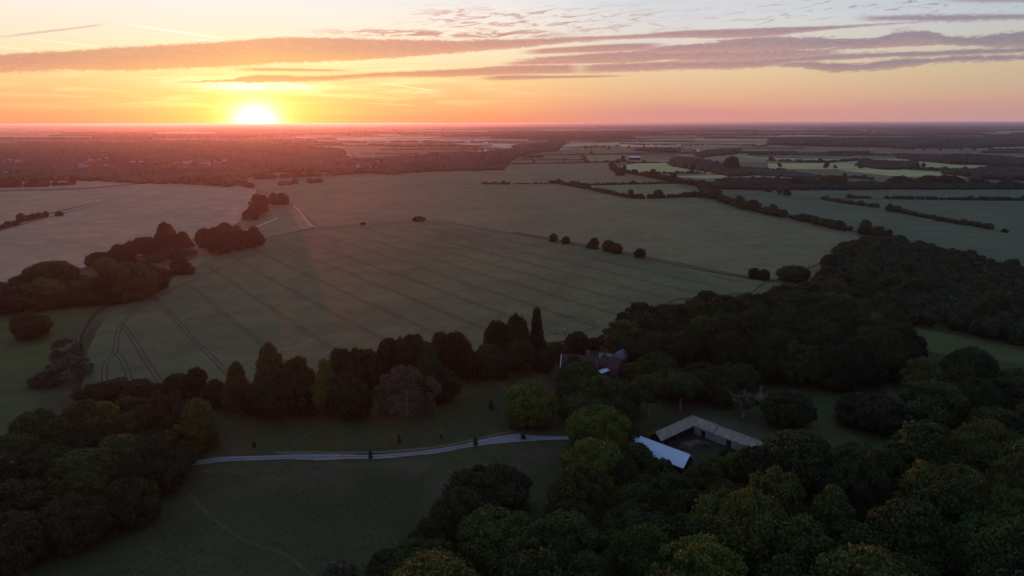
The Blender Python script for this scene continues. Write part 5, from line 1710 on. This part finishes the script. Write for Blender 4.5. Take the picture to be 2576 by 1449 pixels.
# white roofed barn in front of the yard
r0 = Vector((39.2, 198.3, 0))
r1 = Vector((50.9, 186.5, 0))
dv = (r1 - r0).normalized()
bn = gable_building('barn', 'barn', 'long barn with a pale blue white metal roof beside the dark yard', r0.x, r0.y, math.atan2(dv.y, dv.x), (r1 - r0).length, 3.0, 4.2, 6.9, M_DARKW, M_METAL,
                    over=.35, doors=((6.0, 2.8, 3.0, M_WOOD),), windows=((2.5, 1.5, .9, .9), (11.0, 1.5, .9, .9)))
LB = (r1 - r0).length
lt = MB().slab((LB + .4, -3.3, 2.6), (LB + 3.2, -3.3, 2.3), (LB + 3.2, .6, 2.7), (LB + .4, .6, 3.0), .14).build('lean_to_roof', M_SLATE, bn)
MB().box(LB + .02, LB + 3.0, -3.1, .4, -.1, 2.25).build('lean_to_wall', M_STONE, bn)
ribs = MB()
for k in range(18):
    xx = -.2 + k * .92
    ribs.slab((xx, -3.36, 3.93), (xx + .07, -3.36, 3.93), (xx + .07, -.1, 6.93), (xx, -.1, 6.93), .06)
ribs.build('roof_ribs', M_SHEETRIB, bn)
p = r0 - dv * 3.2 + Vector((0.0, .6, 0))
gable_building('shed', 'shed', 'small low shed with the same pale roof at the left end of the barn', p.x, p.y, math.atan2(dv.y, dv.x), 2.9, 1.5, 4.6, 5.7, M_DARKW, M_METAL, over=.2, doors=((1.4, 1.0, 2.0, M_WOOD),))

# yard clutter: rubble and stored timber stacks inside the stable yard
r = random.Random(12)
YC = B + (n1 + n2) * 8.5
for k, lb in enumerate(['low heap of rubble near the corner of the stable yard', 'low heap of earth in the middle of the stable yard', 'heap of old straw near the barn side of the yard', 'small heap of stones by the right wing of the yard']):
    c = YC + Vector((r.uniform(-5, 5), r.uniform(-4, 4), 0))
    v, f = ICO3
    v = bumpy(bumpy(v, np.random.default_rng(k), .15, 2), np.random.default_rng(k + 9), .10, 6) * np.array([r.uniform(1.6, 2.8), r.uniform(1.2, 2.2), .9]) + np.array([c.x, c.y, 0.0])
    o = mesh_obj('rubble_heap', v, f, [M_WOOD, M_DIRTY, M_DIRTY, M_WOOD][k], smooth=False)
    tag(o, lb, 'heap', 'heaps in the stable yard')

# farmhouse group
FH = gable_building('farmhouse', 'house', 'farmhouse with red tiled roof, white edged gable and chimney', 20.2, 271.0, math.radians(-9), 14.6, 4.2, 4.8, 8.9, M_BRICK, M_REDTILE, over=.3,
               windows=((2.2, 1.0, 1.2, 1.3), (2.2, 3.2, 1.1, 1.1), (6.0, 1.0, 1.2, 1.3), (6.0, 3.2, 1.1, 1.1), (11.5, 1.0, 1.2, 1.3), (11.5, 3.2, 1.1, 1.1)), doors=((8.6, 1.1, 2.2, M_DOOR),), chimneys=((10.2, .75, 1.7),), verge=(-.3,))
fw = gable_building('cross_wing', None, None, 2.4, -2.0, math.radians(-62), 5.0, 2.6, 4.6, 7.4, M_BRICK, M_REDTILE, over=.25, verge=(5.2,))
fw.parent = FH
gable_building('cottage', 'house', 'second red roofed cottage right of the farmhouse', 37.2, 276.6, math.radians(-36), 8.6, 3.3, 3.4, 6.6, M_BRICK, M_REDTILE, over=.3,
               windows=((2.0, 1.0, 1.0, 1.1), (6.4, 1.0, 1.0, 1.1)), doors=((4.3, 1.0, 2.1, M_WOOD),), chimneys=((1.2, .45, .8),))
gable_building('outbuilding', 'outbuilding', 'outbuilding with a bright blue grey slate roof behind the cottages', 44.0, 284.2, math.radians(52), 6.0, 2.9, 2.8, 5.2, M_STONE, M_SLATE, over=.25, windows=((1.5, 1.0, .8, .8),), doors=((3.6, 1.1, 2.1, M_WOOD),))
gable_building('outbuilding', 'outbuilding', 'lower slate roofed wing left of the bright slate roof', 37.4, 287.6, math.radians(-14), 5.6, 2.2, 2.3, 3.8, M_STONE, M_SLATE, over=.2, windows=((1.5, 1.0, .8, .8),), doors=((3.6, 1.1, 2.0, M_WOOD),))
pv = gable_building('garden_pavilion', 'pavilion', 'low pavilion with a shallow grey hipped roof at the field edge', 45.6, 301.2, math.radians(-6), 5.4, 2.3, 2.4, 3.2, M_WOOD, M_SLATE, over=.5, hip=True, doors=((2.6, 1.4, 2.0, M_WOOD),))
MB().slab((3.1, -.9, 3.07), (4.5, -.9, 3.07), (4.3, -.3, 3.22), (3.3, -.3, 3.22), .05).build('rooflight', M_METAL, pv)
sh = gable_building('carport', 'carport', 'small lean-to carport with a flat white roof below the cottages', 34.9, 268.0, math.radians(44), 5.2, 1.3, 2.3, 2.7, M_WOOD, M_METAL, over=.25, hip=False, doors=((2.6, 2.0, 2.0, M_WOOD),))

# utility pole
g = G(1423, 848)
up_ = empty('utility_pole', (g.x, g.y, 0), 0.3)
tag(up_, 'wooden utility pole with a shiny transformer at the wheat field corner', 'utility pole')
MB().tube((0, 0, -.2), (0, 0, 6.4), .17, 10, .12).build('pole', M_WOOD, up_)
ca = MB().box(-1.0, 1.0, -.06, .06, 6.0, 6.14).build('crossarm', M_WOOD, up_)
for xx in (-.9, 0.35, .9):
    MB().tube((xx, 0, 6.14), (xx, 0, 6.4), .07, 8).build('insulator', M_VERGEB, ca)
MB().box(.1, .9, -.05, .05, 5.0, 5.1).build('lower_arm', M_WOOD, up_)
MB().tube((-.42, -.1, 3.4), (-.42, -.1, 4.3), .3, 12).build('transformer', M_SHINY, up_)

# high seat
g = G(179, 762)
hs = empty('high_seat', (g.x, g.y, 0), 0.4)
tag(hs, 'white painted wooden high seat tower at the edge of the left trees', 'high seat')
for sx_ in (-1, 1):
    for sy_ in (-1, 1):
        MB().tube((sx_ * 1.0, sy_ * 1.0, -.1), (sx_ * .6, sy_ * .6, 2.6), .09, 6).build('leg', M_VERGEB, hs)
MB().box(-.75, .75, -.75, .75, 2.6, 2.7).build('platform', M_VERGEB, hs)
MB().box(-.72, .72, -.72, -.66, 2.7, 3.5).box(-.72, -.66, -.66, .66, 2.7, 3.5).box(.66, .72, -.66, .66, 2.7, 3.5).build('side_panel', M_VERGEB, hs)
MB().slab((-.9, -.9, 4.1), (.9, -.9, 4.1), (.9, .9, 4.25), (-.9, .9, 4.25), .08).build('roof', M_VERGEB, hs)
MB().box(-.72, -.66, -.72, -.66, 3.5, 4.02).box(.66, .72, -.72, -.66, 3.5, 4.02).box(-.72, -.66, .66, .72, 2.7, 4.1).box(.66, .72, .66, .72, 2.7, 4.1).build('roof_post', M_VERGEB, hs)
lad = MB()
for sx_ in (-.25, .25):
    lad.tube((sx_, -1.7, 0), (sx_, -.78, 2.6), .05, 6)
for k in range(7):
    t = (k + .5) / 7
    lad.tube((-.25, -1.7 + .92 * t, 2.6 * t), (.25, -1.7 + .92 * t, 2.6 * t), .035, 5)
lad.build('ladder', M_VERGEB, hs)

g = G(1032, 1036)
v, f = ICO2
v = bumpy(v, np.random.default_rng(4), .2, 2) * np.array([.8, .6, .65]) + np.array([g.x, g.y, .35])
o = mesh_obj('boulder', v, f, M_WHITE)
tag(o, 'pale boulder at the foot of the grey airy tree', 'boulder')

# dead tree with bleached limbs
g = G(1872, 1052)
dt = empty('dead_tree', (g.x, g.y + 1, 0))
tag(dt, 'half dead tree with bleached bare limbs behind the stables', 'dead tree')
r = random.Random(6)
tk = MB()
tk.tube((0, 0, -.3), (.3, 0, 3.5), .75, 10, .5)
tk.build('trunk', M_PALEBARK, dt)


def limb(mb, p, d, L, rad, depth):
    q = p + d * L
    mb.tube(p, q, rad, 6, rad * .55)
    if depth:
        for _ in range(3 if depth > 1 else 2):
            nd = (d + Vector((r.uniform(-.7, .7), r.uniform(-.7, .7), r.uniform(-.15, .5)))).normalized()
            limb(mb, p.lerp(q, r.uniform(.55, 1.0)), nd, L * r.uniform(.5, .75), rad * .5, depth - 1)


for a in range(7):
    an = a / 7 * 6.28 + .3
    mb = MB()
    limb(mb, Vector((.3, 0, 3.0 + .15 * a)), Vector((math.cos(an) * .85, math.sin(an) * .6, .75)).normalized(), r.uniform(3.4, 4.8), .26, 3)
    mb.build('bare_limb', M_PALEBARK, dt)
me, _l = crown_mesh('crown', 4.2, 8.0, 2.8, 91, n_lobe=14, lobe=(.2, .34), n_leaf=2600, leaf=.34, core=False, ragged=.4)
cr = bpy.data.objects.new('crown', me)
COL.objects.link(cr)
cr.parent = dt

# long open barn far off
g = G(1583, 402)
gable_building('open_barn', 'barn', 'long dark open sided barn with a white roof far off in the middle', g.x, g.y, 0.0, 29.0, 8.0, 7.0, 9.5, M_DARKW, M_METAL, over=.6, doors=((7.0, 5.5, 5.0, M_IRON), (14.5, 5.5, 5.0, M_IRON), (22.0, 5.5, 5.0, M_IRON)))

# village houses
HS = sorted(HOUSES)
hp = None
for i, (x, y, w, c) in enumerate(HS):
    g = G(x, y)
    sc_h = g.length / FPX * w
    lb = '%s village house, %s from the left in the wooded belt' % ('white' if c == 'w' else 'brownish', ORD[i] if i < 24 else ORD[23])
    if i == len(HS) - 1:
        lb = 'white house on the right, last one in the wooded belt'
    if i == len(HS) - 2:
        lb = 'white house nearly last on the right in the wooded belt'
    L = min(sc_h, 16)
    gable_building('village_house', 'house', lb, g.x - L / 2, g.y, RT.uniform(-.4, .4), L, 4.0, 5.6, 9.0, M_PLASTER if c == 'w' else M_BRICK, M_SLATE if i % 3 else M_REDTILE, 'houses of the wooded village',
                   windows=((L * .25, 1.0, 1.2, 1.3), (L * .75, 1.0, 1.2, 1.3), (L * .25, 3.4, 1.2, 1.2), (L * .75, 3.4, 1.2, 1.2)), doors=((L * .5, 1.1, 2.1, M_DOOR),), chimneys=((L * .85, .5, 1.0),))
# sheds beyond the airfield
for x, y, w, h, rm, lb in [(1150, 359, 22, 9, M_METAL, 'red brown industrial shed with pale roof beyond the airfield'), (1176, 360, 14, 9, M_METAL, 'bright grey industrial shed beyond the airfield, middle one'),
                       (1206, 357, 20, 9, M_METAL, 'long pale industrial shed beyond the airfield, right one'), (1222, 362, 10, 6, M_METAL, 'small white shed right of the long pale shed'),
                       (868, 355, 10, 7, M_METAL, 'small pale shed far off below the sun glow'), (1757, 383.5, 8, 6, M_METAL, 'tiny bright roofed barn on the right of the middle'), (928, 360, 9, 7, M_WHITE, 'pale house left in the row behind the airfield'),
                       (975, 359.5, 10, 7, M_WHITE, 'pale house in the middle of the row behind the airfield'), (1058, 359, 9, 7, M_WHITE, 'pale house at the right of the row behind the airfield'), (2452, 405.5, 6, 6, M_METAL, 'tiny pale roofed barn by the wood at the right edge')]:
    g = G(x, y)
    L = g.length / FPX * w
    gable_building('industrial_shed' if 'shed' in lb else ('far_house' if 'house' in lb else 'far_barn'), 'shed' if 'shed' in lb else ('house' if 'house' in lb else 'barn'), lb, g.x - L / 2, g.y, 0.05, L, min(L * .3, 14), h, h + 3, M_BRICK if 'brown' in lb else M_WHITE, rm, over=.3)
# church and tower block on the horizon
g = G(877, 327)
ch = empty('church', (g.x, g.y, 0))
tag(ch, 'church with a thin pointed spire right of the sun', 'church')
MB().box(-6, 6, -6, 6, 0, 26).build('tower', M_STONE, ch)
MB().poly([(-6.2, -6.2, 26), (6.2, -6.2, 26), (6.2, 6.2, 26), (-6.2, 6.2, 26), (0, 0, 72)], [(0, 1, 4), (1, 2, 4), (2, 3, 4), (3, 0, 4), (3, 2, 1, 0)]).build('spire', M_SLATE, ch)
MB().box(6.1, 38, -8, 8, 0, 12).poly([(6.1, -8, 12.01), (38, -8, 12.01), (38, 8, 12.01), (6.1, 8, 12.01), (6.1, 0, 19), (38, 0, 19)], [(0, 1, 5, 4), (2, 3, 4, 5), (0, 4, 3), (1, 2, 5)]).build('nave', M_STONE, ch)
g = G(1115, 333)
tb = empty('tower_block', (g.x, g.y, 0))
tag(tb, 'pale tower block standing alone near the horizon', 'tower block')
MB().box(-10, 10, -9, 9, 0, 42).build('wall', M_WHITE, tb)
MB().box(-4, 4, -3, 3, 42.01, 45).build('roof_plant', M_SLATE, tb)
for k in range(5):
    MB().box(-9, 9, -9.15, -9.02, 4 + k * 8, 6.2 + k * 8).build('window_band', m_glass, tb)

# ---------------------------------------------------------------- haze
m_haze = bpy.data.materials.new('evening_haze')
m_haze.use_nodes = True
ht = m_haze.node_tree
ht.nodes.clear()
pv = ht.nodes.new('ShaderNodeVolumePrincipled')
pv.inputs['Color'].default_value = (0.86, 0.84, 1.0, 1)
pv.inputs['Density'].default_value = 4.4e-5
pv.inputs['Anisotropy'].default_value = 0.74
ho = ht.nodes.new('ShaderNodeOutputMaterial')
ht.links.new(pv.outputs[0], ho.inputs['Volume'])
x0, x1, y0, y1, z0, z1 = gx0 - 100, gx1 + 100, gy0 - 100, gy1 + 100, -1.0, HC + 0.3
hv = [(x0, y0, z0), (x1, y0, z0), (x1, y1, z0), (x0, y1, z0), (x0, y0, z1), (x1, y0, z1), (x1, y1, z1), (x0, y1, z1)]
hz = mesh_obj('haze', hv, [(3, 2, 1, 0), (4, 5, 6, 7), (0, 1, 5, 4), (1, 2, 6, 5), (2, 3, 7, 6), (3, 0, 4, 7)], m_haze)
tag(hz, 'warm evening haze lying over the far country', 'haze', kind='stuff')
